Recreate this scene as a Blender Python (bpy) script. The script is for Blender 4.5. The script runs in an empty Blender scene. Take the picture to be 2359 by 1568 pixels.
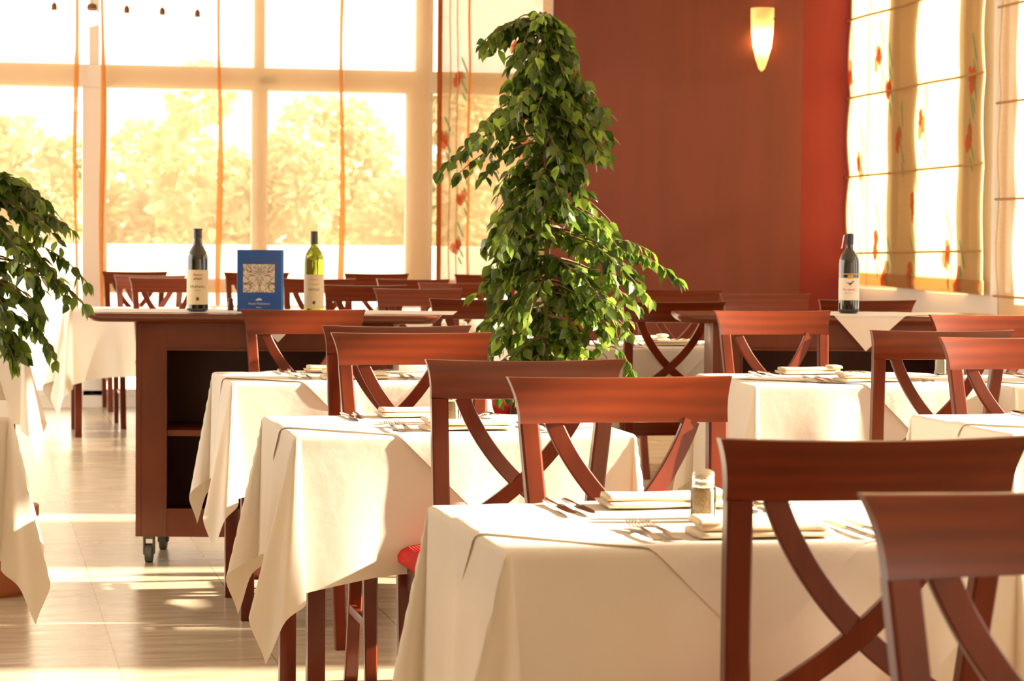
import bpy, bmesh, math, random
from mathutils import Vector, Matrix, noise
PI = math.pi
R = math.radians
rng = random.Random(7)
scene = bpy.context.scene
COL = scene.collection

# ------------------------------------------------------------------ camera
F = 5800.0; CH = 1.23
YAW = R(12.0); PITCH = math.atan(244 / F); ROLL = 0.008
fh = Vector((math.sin(YAW), math.cos(YAW), 0)); rh = Vector((math.cos(YAW), -math.sin(YAW), 0)); up = Vector((0, 0, 1))
fwd = fh * math.cos(PITCH) - up * math.sin(PITCH)
u0 = fh * math.sin(PITCH) + up * math.cos(PITCH)
rr = rh * math.cos(ROLL) + u0 * math.sin(ROLL)
uu = u0 * math.cos(ROLL) - rh * math.sin(ROLL)
CAM = Vector((0, 0, CH))
cd = bpy.data.cameras.new('camera'); cam = bpy.data.objects.new('camera', cd); COL.objects.link(cam)
cd.sensor_width = 36; cd.lens = F / 2359 * 36; cd.clip_end = 500; cd.clip_start = 0.1
cam.matrix_world = Matrix(((rr.x, uu.x, -fwd.x, CAM.x), (rr.y, uu.y, -fwd.y, CAM.y), (rr.z, uu.z, -fwd.z, CAM.z), (0, 0, 0, 1)))
cd.dof.use_dof = True; cd.dof.focus_distance = 6.2; cd.dof.aperture_fstop = 11
scene.camera = cam

# ------------------------------------------------------------------ sky, sun, exposure
w = bpy.data.worlds.new('world'); scene.world = w; w.use_nodes = True
bg = w.node_tree.nodes['Background']; bg.inputs[0].default_value = (1.0, 0.89, 0.76, 1); bg.inputs[1].default_value = 2.75
sd = bpy.data.lights.new('sun', 'SUN'); sun = bpy.data.objects.new('sun', sd); COL.objects.link(sun)
sd.energy = 19.0; sd.color = (1.0, 0.86, 0.64); sd.angle = R(1.2)
SUN_EL = R(24); SUN_AZ = Vector((-0.993, 0.112, 0)).normalized()
sdir = SUN_AZ * math.cos(SUN_EL) - up * math.sin(SUN_EL)
sun.rotation_euler = sdir.to_track_quat('-Z', 'Y').to_euler(); sun.location = (12, -2, 8)
vs = scene.view_settings; vs.view_transform = 'Standard'; vs.look = 'None'; vs.gamma = 1; vs.use_curve_mapping = False; vs.exposure = 0.66
cy = scene.cycles
cy.max_bounces = 10; cy.diffuse_bounces = 5; cy.glossy_bounces = 4; cy.transmission_bounces = 6; cy.transparent_max_bounces = 24
cy.caustics_reflective = False; cy.caustics_refractive = False; cy.sample_clamp_indirect = 8

# ------------------------------------------------------------------ pixel helpers (2359 x 1568 frame)
def ray(px, py):
    return (fwd + rr * ((px - 1179.5) / F) - uu * ((py - 784) / F))
def Pz(px, py, Z):
    d = ray(px, py); return CAM + d * (Z / d.dot(fh))
def G(px, py, h):
    d = ray(px, py); return CAM + d * ((h - CH) / d.z)
def PY(px, py, y):
    d = ray(px, py); return CAM + d * (y / d.y)
def PX(px, py, x):
    d = ray(px, py); return CAM + d * (x / d.x)

# ------------------------------------------------------------------ materials
def mat(name, col=(.8, .8, .8), rough=.5, metal=0, spec=.5, **k):
    m = bpy.data.materials.new(name); m.use_nodes = True
    b = m.node_tree.nodes['Principled BSDF']
    b.inputs['Base Color'].default_value = (*col, 1); b.inputs['Roughness'].default_value = rough
    b.inputs['Metallic'].default_value = metal; b.inputs['Specular IOR Level'].default_value = spec
    for kk, v in k.items(): b.inputs[kk.replace('_', ' ')].default_value = v
    return m
def nodes(m): return m.node_tree.nodes, m.node_tree.links, m.node_tree.nodes['Principled BSDF']
def add_noise(m, scale=(10, 10, 10), c1=(0, 0, 0), c2=(1, 1, 1), nscale=5, detail=4, bump=0, lo=.3, hi=.7, dist=0, coord='Object'):
    n, l, b = nodes(m)
    tc = n.new('ShaderNodeTexCoord'); mp = n.new('ShaderNodeMapping'); mp.inputs['Scale'].default_value = scale
    nz = n.new('ShaderNodeTexNoise'); nz.inputs['Scale'].default_value = nscale; nz.inputs['Detail'].default_value = detail
    nz.inputs['Distortion'].default_value = dist
    cr = n.new('ShaderNodeValToRGB'); cr.color_ramp.elements[0].position = lo; cr.color_ramp.elements[1].position = hi
    cr.color_ramp.elements[0].color = (*c1, 1); cr.color_ramp.elements[1].color = (*c2, 1)
    l.new(tc.outputs[coord], mp.inputs[0]); l.new(mp.outputs[0], nz.inputs[0]); l.new(nz.outputs[0], cr.inputs[0]); l.new(cr.outputs[0], b.inputs['Base Color'])
    if bump:
        bp = n.new('ShaderNodeBump'); bp.inputs['Strength'].default_value = bump; bp.inputs['Distance'].default_value = .01
        l.new(nz.outputs[0], bp.inputs['Height']); l.new(bp.outputs[0], b.inputs['Normal'])
    return m
def wood(name, dark, light, rough=.3, scale=(3, 30, 30)):
    m = mat(name, rough=rough); n, l, b = nodes(m)
    b.inputs['Specular IOR Level'].default_value = .35; b.inputs['Coat Weight'].default_value = .12; b.inputs['Coat Roughness'].default_value = .15
    tc = n.new('ShaderNodeTexCoord'); mp = n.new('ShaderNodeMapping'); mp.inputs['Scale'].default_value = scale
    oi = n.new('ShaderNodeObjectInfo'); ad = n.new('ShaderNodeVectorMath'); ad.operation = 'ADD'
    sc = n.new('ShaderNodeVectorMath'); sc.operation = 'SCALE'; sc.inputs['Scale'].default_value = 11.0
    l.new(oi.outputs['Location'], sc.inputs[0])
    l.new(tc.outputs['Object'], mp.inputs[0]); l.new(mp.outputs[0], ad.inputs[0]); l.new(sc.outputs[0], ad.inputs[1])
    nz = n.new('ShaderNodeTexNoise'); nz.inputs['Scale'].default_value = 1.1; nz.inputs['Detail'].default_value = 5; nz.inputs['Distortion'].default_value = 1.2
    wv = n.new('ShaderNodeTexWave'); wv.wave_type = 'BANDS'; wv.bands_direction = 'Z'; wv.inputs['Scale'].default_value = .5; wv.inputs['Distortion'].default_value = 7; wv.inputs['Detail'].default_value = 2; wv.inputs['Detail Scale'].default_value = .6
    mx = n.new('ShaderNodeMath'); mx.operation = 'MULTIPLY_ADD'; mx.inputs[1].default_value = .28
    m2 = n.new('ShaderNodeMath'); m2.operation = 'MULTIPLY'; m2.inputs[1].default_value = .72
    cr = n.new('ShaderNodeValToRGB'); cr.color_ramp.elements[0].position = .05; cr.color_ramp.elements[1].position = .95
    cr.color_ramp.elements[0].color = (*dark, 1); cr.color_ramp.elements[1].color = (*light, 1)
    l.new(ad.outputs[0], nz.inputs[0]); l.new(ad.outputs[0], wv.inputs[0])
    l.new(nz.outputs[0], m2.inputs[0]); l.new(wv.outputs[0], mx.inputs[0]); l.new(m2.outputs[0], mx.inputs[2])
    l.new(mx.outputs[0], cr.inputs[0]); l.new(cr.outputs[0], b.inputs['Base Color'])
    return m

WOOD = wood('mahogany_wood', (.072, .0078, .0014), (.195, .028, .0036), .3, (1.6, 22, 22))
WOODV = wood('mahogany_wood_upright', (.072, .0078, .0014), (.195, .028, .0036), .3, (22, 22, 1.6))
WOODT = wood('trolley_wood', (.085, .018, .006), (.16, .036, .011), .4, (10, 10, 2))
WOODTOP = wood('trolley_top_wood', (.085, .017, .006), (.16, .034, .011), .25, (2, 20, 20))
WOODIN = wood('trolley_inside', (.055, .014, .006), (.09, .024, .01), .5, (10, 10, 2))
SEAT = mat('red_seat_fabric', (.55, .006, .006), .85)
n, l, b = nodes(SEAT); tc = n.new('ShaderNodeTexCoord'); wv = n.new('ShaderNodeTexWave'); wv.bands_direction = 'X'; wv.inputs['Scale'].default_value = 45
bp = n.new('ShaderNodeBump'); bp.inputs['Strength'].default_value = .5; bp.inputs['Distance'].default_value = .004
l.new(tc.outputs['Object'], wv.inputs[0]); l.new(wv.outputs[0], bp.inputs['Height']); l.new(bp.outputs[0], b.inputs['Normal'])

def cloth_mat(name, col, trans=.2, bump=.12):
    m = mat(name, col, .85, spec=.2); n, l, b = nodes(m)
    b.inputs['Sheen Weight'].default_value = .15
    tr = n.new('ShaderNodeBsdfTranslucent'); tr.inputs[0].default_value = (col[0], col[1] * .86, col[2] * .62, 1)
    mx = n.new('ShaderNodeMixShader'); mx.inputs[0].default_value = trans
    out = [q for q in n if q.type == 'OUTPUT_MATERIAL'][0]
    l.new(b.outputs[0], mx.inputs[1]); l.new(tr.outputs[0], mx.inputs[2]); l.new(mx.outputs[0], out.inputs[0])
    tc = n.new('ShaderNodeTexCoord'); nz = n.new('ShaderNodeTexNoise'); nz.inputs['Scale'].default_value = 7; nz.inputs['Detail'].default_value = 6
    bp = n.new('ShaderNodeBump'); bp.inputs['Strength'].default_value = bump; bp.inputs['Distance'].default_value = .03
    l.new(tc.outputs['Object'], nz.inputs[0]); l.new(nz.outputs[0], bp.inputs['Height']); l.new(bp.outputs[0], b.inputs['Normal'])
    return m
CLOTH = cloth_mat('white_tablecloth', (.86, .81, .735), .16)
TOPPER = cloth_mat('white_topper_cloth', (.86, .81, .75), .14, .2)
NAPKIN = cloth_mat('cream_napkin', (.86, .70, .50), .1)
STEEL = mat('stainless_steel', (.42, .38, .33), .14, 1)
CHROME = mat('chrome', (.7, .68, .62), .2, 1)
WHITEP = mat('white_frame_paint', (.80, .77, .72), .45)
REDW = add_noise(mat('red_wall_paint', rough=.7), (1, 1, 1), (.20, .011, .007), (.23, .014, .009), 2.5, 3)
BRNW = add_noise(mat('brown_wall_paint', rough=.5), (3, 3, .35), (.122, .015, .0048), (.148, .020, .0072), 2.2, 5)
PLAST = mat('white_wall_paint', (.80, .77, .74), .8)
CEIL = mat('ceiling_paint', (.80, .72, .62), .9)
TRUNK = add_noise(mat('bark', rough=.8), (8, 8, 2), (.09, .05, .025), (.22, .13, .07), 4, 4)
def leaf_mat(name, c1, c2, trans, rough=.28, var=True):
    m = mat(name, c1, rough, spec=.6); n, l, b = nodes(m)
    g = n.new('ShaderNodeNewGeometry'); cr = n.new('ShaderNodeValToRGB')
    cr.color_ramp.elements[0].color = (*c1, 1); cr.color_ramp.elements[1].color = (*c2, 1); em_ = cr.color_ramp.elements.new(.82); em_.color = tuple(c1[i] * .6 + c2[i] * .4 for i in range(3)) + (1,)
    l.new(g.outputs['Random Per Island'], cr.inputs[0]); l.new(cr.outputs[0], b.inputs['Base Color'])
    tr = n.new('ShaderNodeBsdfTranslucent'); hs = n.new('ShaderNodeHueSaturation'); hs.inputs['Value'].default_value = 2.2
    l.new(cr.outputs[0], hs.inputs['Color']); l.new(hs.outputs[0], tr.inputs[0])
    mx = n.new('ShaderNodeMixShader'); mx.inputs[0].default_value = trans
    out = [q for q in n if q.type == 'OUTPUT_MATERIAL'][0]
    l.new(b.outputs[0], mx.inputs[1]); l.new(tr.outputs[0], mx.inputs[2]); l.new(mx.outputs[0], out.inputs[0])
    return m
LEAF = leaf_mat('ficus_leaf', (.020, .046, .007), (.28, .40, .05), .36, .22)  # mostly dark random tones with bright ones stand in for shaded and sunlit leaves
TREEL = leaf_mat('garden_leaf', (.36, .32, .19), (.72, .68, .48), .35, .6)

def sheer(name, col, tf, tr=.45, weave=0.0, wscale=260):
    m = bpy.data.materials.new(name); m.use_nodes = True; n = m.node_tree.nodes; l = m.node_tree.links
    n.remove(n['Principled BSDF']); out = n['Material Output']
    t = n.new('ShaderNodeBsdfTransparent'); d = n.new('ShaderNodeBsdfDiffuse'); s = n.new('ShaderNodeBsdfTranslucent')
    t.inputs[0].default_value = (1, .95, .87, 1)
    d.inputs[0].default_value = (*col, 1); s.inputs[0].default_value = (*col, 1)
    m1 = n.new('ShaderNodeMixShader'); m1.inputs[0].default_value = tr; m2 = n.new('ShaderNodeMixShader'); m2.inputs[0].default_value = tf
    l.new(d.outputs[0], m1.inputs[1]); l.new(s.outputs[0], m1.inputs[2]); l.new(m1.outputs[0], m2.inputs[1]); l.new(t.outputs[0], m2.inputs[2]); l.new(m2.outputs[0], out.inputs[0])
    if weave:
        tc = n.new('ShaderNodeTexCoord'); mp = n.new('ShaderNodeMapping'); mp.inputs['Scale'].default_value = (4, 4, 60)
        nz = n.new('ShaderNodeTexNoise'); nz.inputs['Scale'].default_value = 3; nz.inputs['Detail'].default_value = 6; nz.inputs['Roughness'].default_value = .7
        mr = n.new('ShaderNodeMapRange'); mr.inputs[1].default_value = .3; mr.inputs[2].default_value = .7; mr.inputs[3].default_value = tf - weave; mr.inputs[4].default_value = tf + weave
        l.new(tc.outputs['Object'], mp.inputs[0]); l.new(mp.outputs[0], nz.inputs[0]); l.new(nz.outputs[0], mr.inputs[0]); l.new(mr.outputs[0], m2.inputs[0])
    return m
VEIL = sheer('sheer_cream_voile', (.84, .64, .40), .50, .55)
VEILS = sheer('voile_folded_seam', (.80, .42, .14), .18, .6)
LINEN = sheer('linen_blind_cloth', (.70, .52, .27), .10, .62, .05)
LINEN2 = sheer('linen_hem_cloth', (.60, .36, .16), .03, .55)
LINENP = sheer('pale_linen_cloth', (.86, .66, .44), .22, .6, .06)
LINENC = sheer('tan_curtain_cloth', (.62, .43, .24), .17, .42, .07)
RUSTC = sheer('rust_curtain_edge', (.42, .12, .03), .02, .4)
FLRED = sheer('red_flower_print', (.72, .20, .08), .12, .5)
FLTEAL = sheer('teal_leaf_print', (.22, .46, .28), .12, .5)
RODM = mat('wooden_rod', (.42, .25, .09), .6)
def glass_pane():
    m = bpy.data.materials.new('window_glass'); m.use_nodes = True; n = m.node_tree.nodes; l = m.node_tree.links
    n.remove(n['Principled BSDF']); t = n.new('ShaderNodeBsdfTransparent'); t.inputs[0].default_value = (.97, .98, .97, 1)
    g = n.new('ShaderNodeBsdfGlossy'); g.inputs['Roughness'].default_value = .02; fr = n.new('ShaderNodeFresnel'); fr.inputs[0].default_value = 1.35
    mx = n.new('ShaderNodeMixShader'); l.new(fr.outputs[0], mx.inputs[0]); l.new(t.outputs[0], mx.inputs[1]); l.new(g.outputs[0], mx.inputs[2]); l.new(mx.outputs[0], n['Material Output'].inputs[0])
    return m
GLASS = glass_pane()
CLEAR = glass_pane(); CLEAR.name = 'clear_glass'

# ------------------------------------------------------------------ mesh builder
class MB:
    def __init__(s): s.v = []; s.f = []; s.m = []; s.mi = 0
    def add(s, vs, fs):
        o = len(s.v); s.v += [tuple(q) for q in vs]; s.f += [tuple(i + o for i in q) for q in fs]; s.m += [s.mi] * len(fs)
    def box(s, x0, x1, y0, y1, z0, z1, bev=0, mtx=None):
        if bev:
            bm = bmesh.new(); bmesh.ops.create_cube(bm, size=1)
            for v in bm.verts: v.co = Vector(((x0 + x1) / 2 + v.co.x * (x1 - x0), (y0 + y1) / 2 + v.co.y * (y1 - y0), (z0 + z1) / 2 + v.co.z * (z1 - z0)))
            bmesh.ops.bevel(bm, geom=bm.edges[:], offset=bev, segments=2, profile=.6, affect='EDGES')
            bm.verts.index_update(); vs = [v.co.copy() for v in bm.verts]; fs = [[v.index for v in f.verts] for f in bm.faces]; bm.free()
        else:
            vs = [Vector((x, y, z)) for x in (x0, x1) for y in (y0, y1) for z in (z0, z1)]
            fs = [(0, 1, 3, 2), (4, 6, 7, 5), (0, 4, 5, 1), (2, 3, 7, 6), (0, 2, 6, 4), (1, 5, 7, 3)]
        if mtx: vs = [mtx @ v for v in vs]
        s.add(vs, fs)
    def lathe(s, prof, n=28, c=(0, 0, 0), a0=0, a1=2 * PI, sx=1, sy=1):
        full = abs(a1 - a0 - 2 * PI) < 1e-6; k = n if full else n + 1
        vs = []; fs = []
        for r, z in prof:
            for i in range(k):
                a = a0 + (a1 - a0) * i / n; vs.append((c[0] + r * math.cos(a) * sx, c[1] + r * math.sin(a) * sy, c[2] + z))
        for j in range(len(prof) - 1):
            for i in range(n):
                i2 = (i + 1) % k if full else i + 1
                fs.append((j * k + i, j * k + i2, (j + 1) * k + i2, (j + 1) * k + i))
        s.add(vs, fs)
    def sweep(s, pts, sec, frame):     # sec: list of (a,b); frame(i) -> (A,B) vectors
        vs = []; fs = []; k = len(sec)
        for i, p in enumerate(pts):
            A, B = frame(i)
            for a, b in sec: vs.append(Vector(p) + A * a + B * b)
        for i in range(len(pts) - 1):
            for j in range(k):
                j2 = (j + 1) % k; fs.append((i * k + j, i * k + j2, (i + 1) * k + j2, (i + 1) * k + j))
        fs.append(tuple(range(k))[::-1]); fs.append(tuple((len(pts) - 1) * k + j for j in range(k)))
        s.add(vs, fs)
    def tube(s, pts, rad, n=8):
        pts = [Vector(p) for p in pts]
        rf = rad if callable(rad) else (lambda i: rad)
        vs = []; fs = []
        for i, p in enumerate(pts):
            t = (pts[min(i + 1, len(pts) - 1)] - pts[max(i - 1, 0)]).normalized()
            A = t.cross(Vector((0.3, 0.2, 1)).normalized()); 
            if A.length < 1e-3: A = Vector((1, 0, 0))
            A.normalize(); B = t.cross(A)
            for j in range(n):
                a = 2 * PI * j / n; vs.append(p + (A * math.cos(a) + B * math.sin(a)) * rf(i))
        for i in range(len(pts) - 1):
            for j in range(n):
                j2 = (j + 1) % n; fs.append((i * n + j, i * n + j2, (i + 1) * n + j2, (i + 1) * n + j))
        fs.append(tuple(range(n))[::-1]); fs.append(tuple((len(pts) - 1) * n + j for j in range(n)))
        s.add(vs, fs)
    def grid(s, fn, nu, nv):
        vs = [fn(i / nu, j / nv) for j in range(nv + 1) for i in range(nu + 1)]
        fs = [(j * (nu + 1) + i, j * (nu + 1) + i + 1, (j + 1) * (nu + 1) + i + 1, (j + 1) * (nu + 1) + i) for j in range(nv) for i in range(nu)]
        s.add(vs, fs)
    def build(s, name, mats, parent=None, smooth=True, loc=None, angle=40):
        me = bpy.data.meshes.new(name); me.from_pydata(s.v, [], s.f); me.update()
        if not isinstance(mats, (list, tuple)): mats = [mats]
        for m in mats: me.materials.append(m)
        for p, mi in zip(me.polygons, s.m): p.material_index = mi
        bm = bmesh.new(); bm.from_mesh(me); bmesh.ops.recalc_face_normals(bm, faces=bm.faces[:]); bm.to_mesh(me); bm.free()
        if smooth:
            for p in me.polygons: p.use_smooth = True
            try: me.set_sharp_from_angle(angle=R(angle))
            except Exception: pass
        o = bpy.data.objects.new(name, me); COL.objects.link(o)
        if parent: o.parent = parent
        if loc: o.location = loc
        return o
def empty(name, loc=(0, 0, 0), rz=0):
    o = bpy.data.objects.new(name, None); COL.objects.link(o); o.location = loc; o.rotation_euler = (0, 0, rz); o.empty_display_size = .05
    return o
def tag(o, label, cat, group=None, kind=None):
    o['label'] = label; o['category'] = cat
    if group: o['group'] = group
    if kind: o['kind'] = kind
    return o
def struct(o, label=None):
    o['kind'] = 'structure'
    if label: o['label'] = label
    return o
def dup(root, loc, rz=0, label=None, group=None):
    r = root.copy(); COL.objects.link(r); r.location = loc; r.rotation_euler = (0, 0, rz)
    if label: r['label'] = label
    if group: r['group'] = group
    for ch in list(root.children):
        c = ch.copy(); COL.objects.link(c); c.parent = r
        for g in ch.children:
            d = g.copy(); COL.objects.link(d); d.parent = c
    return r
def text_mesh(name, s, size, m, parent, mtx, ext=.0003, align='CENTER', shear=0, xs=1):
    cu = bpy.data.curves.new(name, 'FONT'); cu.body = s; cu.size = size; cu.align_x = align; cu.align_y = 'CENTER'; cu.extrude = ext; cu.shear = shear
    o = bpy.data.objects.new(name, cu); COL.objects.link(o)
    dg = bpy.context.evaluated_depsgraph_get(); me = bpy.data.meshes.new_from_object(o.evaluated_get(dg)); bpy.data.objects.remove(o)
    me.materials.clear(); me.materials.append(m)
    for v in me.vertices: v.co.x *= xs
    me.transform(mtx); q = bpy.data.objects.new(name, me); COL.objects.link(q); q.parent = parent
    return q

# ------------------------------------------------------------------ room shell
FY = 17.9                                   # far window wall plane
RX = PX(1970, 600, 1).x and PY(1970, 600, FY).x   # right wall plane meets the far wall at this pixel
def XF(px, py=400): return PY(px, py, FY).x
CZ = 3.6
m = mat('stone_floor_tiles', rough=.2, spec=.6); FLOORM = m; n, l, b = nodes(m)
tc = n.new('ShaderNodeTexCoord'); br = n.new('ShaderNodeTexBrick'); mp = n.new('ShaderNodeMapping')
mp.inputs['Rotation'].default_value = (0, 0, R(90)); mp.inputs['Location'].default_value = (0.03, .06, 0)
l.new(tc.outputs['Object'], mp.inputs[0]); l.new(mp.outputs[0], br.inputs[0])
br.inputs['Scale'].default_value = 1.0; br.inputs['Mortar Size'].default_value = .003; br.inputs['Brick Width'].default_value = .45; br.inputs['Row Height'].default_value = .45; br.offset = .5
br.inputs['Color1'].default_value = (.54, .45, .33, 1); br.inputs['Color2'].default_value = (.60, .51, .38, 1); br.inputs['Mortar'].default_value = (.38, .29, .20, 1)
mp2 = n.new('ShaderNodeMapping'); mp2.inputs['Scale'].default_value = (1.2, 5, 1); nz = n.new('ShaderNodeTexNoise'); nz.inputs['Scale'].default_value = 3; nz.inputs['Detail'].default_value = 7
l.new(tc.outputs['Object'], mp2.inputs[0]); l.new(mp2.outputs[0], nz.inputs[0])
mxc = n.new('ShaderNodeMixRGB'); mxc.blend_type = 'MULTIPLY'; mxc.inputs[0].default_value = .7; cr = n.new('ShaderNodeValToRGB'); cr.color_ramp.elements[0].position = .3; cr.color_ramp.elements[1].position = .75; cr.color_ramp.elements[0].color = (.62, .60, .56, 1)
l.new(nz.outputs[0], cr.inputs[0]); l.new(br.outputs[0], mxc.inputs[1]); l.new(cr.outputs[0], mxc.inputs[2]); l.new(mxc.outputs[0], b.inputs['Base Color'])
bp = n.new('ShaderNodeBump'); bp.inputs['Strength'].default_value = .35; bp.inputs['Distance'].default_value = .006; l.new(nz.outputs[0], bp.inputs['Height']); l.new(bp.outputs[0], b.inputs['Normal'])
mr = n.new('ShaderNodeMapRange'); mr.inputs[3].default_value = .14; mr.inputs[4].default_value = .34; l.new(nz.outputs[0], mr.inputs[0]); l.new(mr.outputs[0], b.inputs['Roughness'])
fl = MB(); fl.box(-4.2, RX + .3, -5, FY + .2, -.1, 0); struct(fl.build('floor', FLOORM, smooth=False), 'pale stone tiled floor with thin brown joints')
ce = MB(); ce.box(-4.2, RX + .3, -5, FY + .2, CZ, CZ + .15); struct(ce.build('ceiling', CEIL, smooth=False))

XP0 = PY(1268, 300, 17.78).x; XP1 = PY(1841, 300, 17.78).x
wf = MB(); wf.box(XP0 + .02, RX + .25, FY, FY + .25, 0, CZ); struct(wf.build('wall_far', REDW, smooth=False), 'bright red painted end wall beside the right blind')
wp = MB(); wp.box(XP0, XP1, 17.72, FY + .001, 0, CZ); struct(wp.build('wall_far_panel', BRNW, smooth=False), 'brown painted wall panel behind the ficus, carrying the lit sconce')
q = MB(); q.box(-4.2, RX + .25, -5.2, -5, 0, CZ); struct(q.build('wall_back', PLAST, smooth=False), 'unseen white wall behind the camera, added to block sky light')  # added out of view to keep sky light off the chair backs
q = MB(); q.box(-4.4, -4.2, -5, 7.5, 0, CZ); struct(q.build('wall_left', PLAST, smooth=False), 'unseen white wall left of the camera, added to cut side light')  # added out of view to reduce light from the open left side
# right wall: piers, sill wall and header around the openings
def rightwall(y0, y1, opens, name):
    q = MB(); z0, z1 = .855, 3.42
    q.box(RX, RX + .25, y0, y1, 0, z0); q.box(RX, RX + .25, y0, y1, z1, CZ)
    e = y0
    for a, c in opens + [(y1, y1)]:
        if a > e: q.box(RX, RX + .25, e, a, z0, z1)
        e = c
    return struct(q.build(name, PLAST, smooth=False), 'white painted wall below and between right windows, unseen near piers set to shape sunlight')
OPEN = [(15.00, 15.32), (15.70, 16.46), (17.02, 17.84)]
rightwall(-2.5, FY, [(-1.6, -.4), (3.08, 4.32), (5.10, 6.42), (7.14, 7.33), (7.58, 8.6), (10.1, 10.9), (12.75, 14.75)] + OPEN, 'wall_right')  # unseen nearer openings and piers placed to steer sun onto tables and chairs
for i, (a, c) in enumerate(OPEN + [(12.75, 14.75)]):
    wn = struct(empty('window_%d' % (i + 2), (RX + .12, (a + c) / 2, .855)))
    q = MB(); h = (c - a) / 2; H = 3.42 - .855
    for y0, y1, zz0, zz1 in ((-h, -h + .03, 0, H), (h - .03, h, 0, H), (-h + .03, h - .03, 0, .03), (-h + .03, h - .03, H - .03, H)): q.box(-.03, .03, y0, y1, zz0, zz1)
    q.build('window_frame', WHITEP, wn, smooth=False)
    g = MB(); g.box(-.004, .004, -h + .02, h - .02, .02, H - .02); g.build('pane', GLASS, wn, smooth=False)

# far window, all glass with white frame
WIN = struct(empty('window_1', (0, FY, 0)), 'tall white framed window across the end of the room')
XE = XP0 + .03
def wbox(q, x0, x1, z0, z1, y0=-.045, y1=.045): q.box(x0, x1, y0, y1, z0, z1, .006)
ZT0 = PY(935, 222, FY).z; ZT1 = PY(930, 163, FY).z; ZB0, ZB1 = .80, .90; ZF = .12
xm = [(XF(188), XF(247)), (XF(578), XF(616)), (XF(933), XF(995))]
XL = -3.2
q = MB(); q.box(XL, XE, -.07, .07, ZT0 + .02, ZT1 - .005, .006); q.box(XL, XE, -.05, .05, 3.3, CZ); q.box(XL, XE, -.08, .06, 0, .075); q.box(XL, XE, -.055, .055, .075, ZF, .006)
q.build('transom', WHITEP, WIN)
for a, c in xm:
    q = MB(); q.box(a + .004, c - .004, -.055, .055, 0.02, ZT0 + .03, .006); q.build('mullion', WHITEP, WIN)
for a, c in ((XF(205, 80), XF(228, 80)), (XF(585, 80), XF(609, 80)), (XF(956, 80), XF(996, 80)), (XF(1262), XE)):
    q = MB(); q.box(a, c, -.055, .055, ZT1 - .01, 3.3, .006); q.build('mullion', WHITEP, WIN)
q = MB(); q.box(xm[0][1], XE, -.04, .04, ZB0, ZB1, .006); q.build('sill_rail', WHITEP, WIN)
q = MB(); q.box(XF(-260), XF(-205), -.055, .055, .02, 3.3, .006); q.box(XF(1190, 500), XE, -.055, .055, .02, ZT0 + .03, .006); q.build('mullion', WHITEP, WIN)
for a, c in ((XL, xm[0][0]), (xm[0][1], xm[1][0]), (xm[1][1], xm[2][0]), (xm[2][1], XE)):
    q = MB(); q.box(a, c, -.004, .004, ZF - .01, ZT0 + .03); q.build('pane', GLASS, WIN, smooth=False)
    q = MB(); q.box(a, c, -.004, .004, ZT1 - .01, 3.3); q.build('pane', GLASS, WIN, smooth=False)
hd = MB(); hd.box(-.012, .012, -.10, -.055, -.02, .02, .004); hd.box(-.01, .09, -.10, -.085, -.012, .012, .004)
hd.build('window_handle', CHROME, WIN, loc=(XF(605, 186), 0, PY(605, 186, FY).z))

# ------------------------------------------------------------------ far sheer blinds
def sheer_panel(px0, px1, label, seam=True, y=FY - .12, zb=.77):
    x0, x1 = PY(px0, 400, y).x, PY(px1, 400, y).x
    root = empty('sheer_blind', (x0, y, 3.4)); tag(root, label, 'blind', 'sheer blinds on the end window')
    q = MB(); W = x1 - x0; ph = rng.random() * 6
    q.grid(lambda u, v: Vector((u * W, .012 * math.sin(u * 9 + ph) * (.3 + v) + .006 * math.sin(v * 14 + ph), -(3.4 - zb) * v)), 30, 30)
    q.build('voile', VEIL, root)
    return root
def seam_strip(px, label, y=FY - .15, wpx=11, zb=.70):
    x = PY(px, 400, y).x; wd = wpx * FY / F / 2
    q = MB()
    def fn(u, v):
        a = u * 2 * PI; z = -(3.45 - zb) * v; tw = wd * (1 + .25 * math.sin(v * 7 + px)) * (1 if v > .35 else .75)
        return Vector((math.cos(a) * tw + .008 * math.sin(v * 9 + px), math.sin(a) * .018, z))
    q.grid(fn, 14, 40)
    o = q.build('gathered_curtain', VEILS, loc=(x, y, 3.45)); tag(o, label, 'curtain', 'gathered orange voile strips on the end window')
sheer_panel(-230, 171, 'sheer cream blind at far left of the end window, above the left ficus')
sheer_panel(232, 500, 'sheer cream blind left of the central window mullion')
sheer_panel(510, 782, 'sheer cream blind over the central window mullion')
sheer_panel(792, 989, 'sheer cream blind right of centre, beside the floral curtain')
seam_strip(175, 'narrow orange gathered curtain strip above the left ficus', wpx=9)
seam_strip(236, 'narrow orange gathered curtain strip on the white left mullion', wpx=10)
seam_strip(505, 'narrow orange gathered curtain strip between both centre-left blinds')
seam_strip(787, 'narrow orange gathered curtain strip above the green wine bottle')

# flower print: shapes added to a cloth grid mesh
def flower(q, P, sc, r):     # P(u,v)-> point with u,v metres
    q.mi = 1
    for k in range(4):
        a = r.random() * 6; cx, cz = .018 * math.cos(a) * sc, .03 * math.sin(a) * sc
        n_ = 10; pts = [P(cx + sc * .02 * math.cos(2 * PI * i / n_) * (1 + .3 * math.sin(3 * i + k)), cz + sc * .033 * math.sin(2 * PI * i / n_)) for i in range(n_)]
        q.add(pts, [tuple(range(n_))])
    q.mi = 2
    for k in range(6):
        t0x, t0z = sc * (.03 + .012 * math.sin(k * 2)), sc * (-.10 + .045 * k)
        n_ = 8; pts = [P(t0x + sc * .014 * math.cos(2 * PI * i / n_ + 1), t0z + sc * .03 * math.sin(2 * PI * i / n_)) for i in range(n_)]
        q.add(pts, [tuple(range(n_))])
    q.mi = 0

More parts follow.
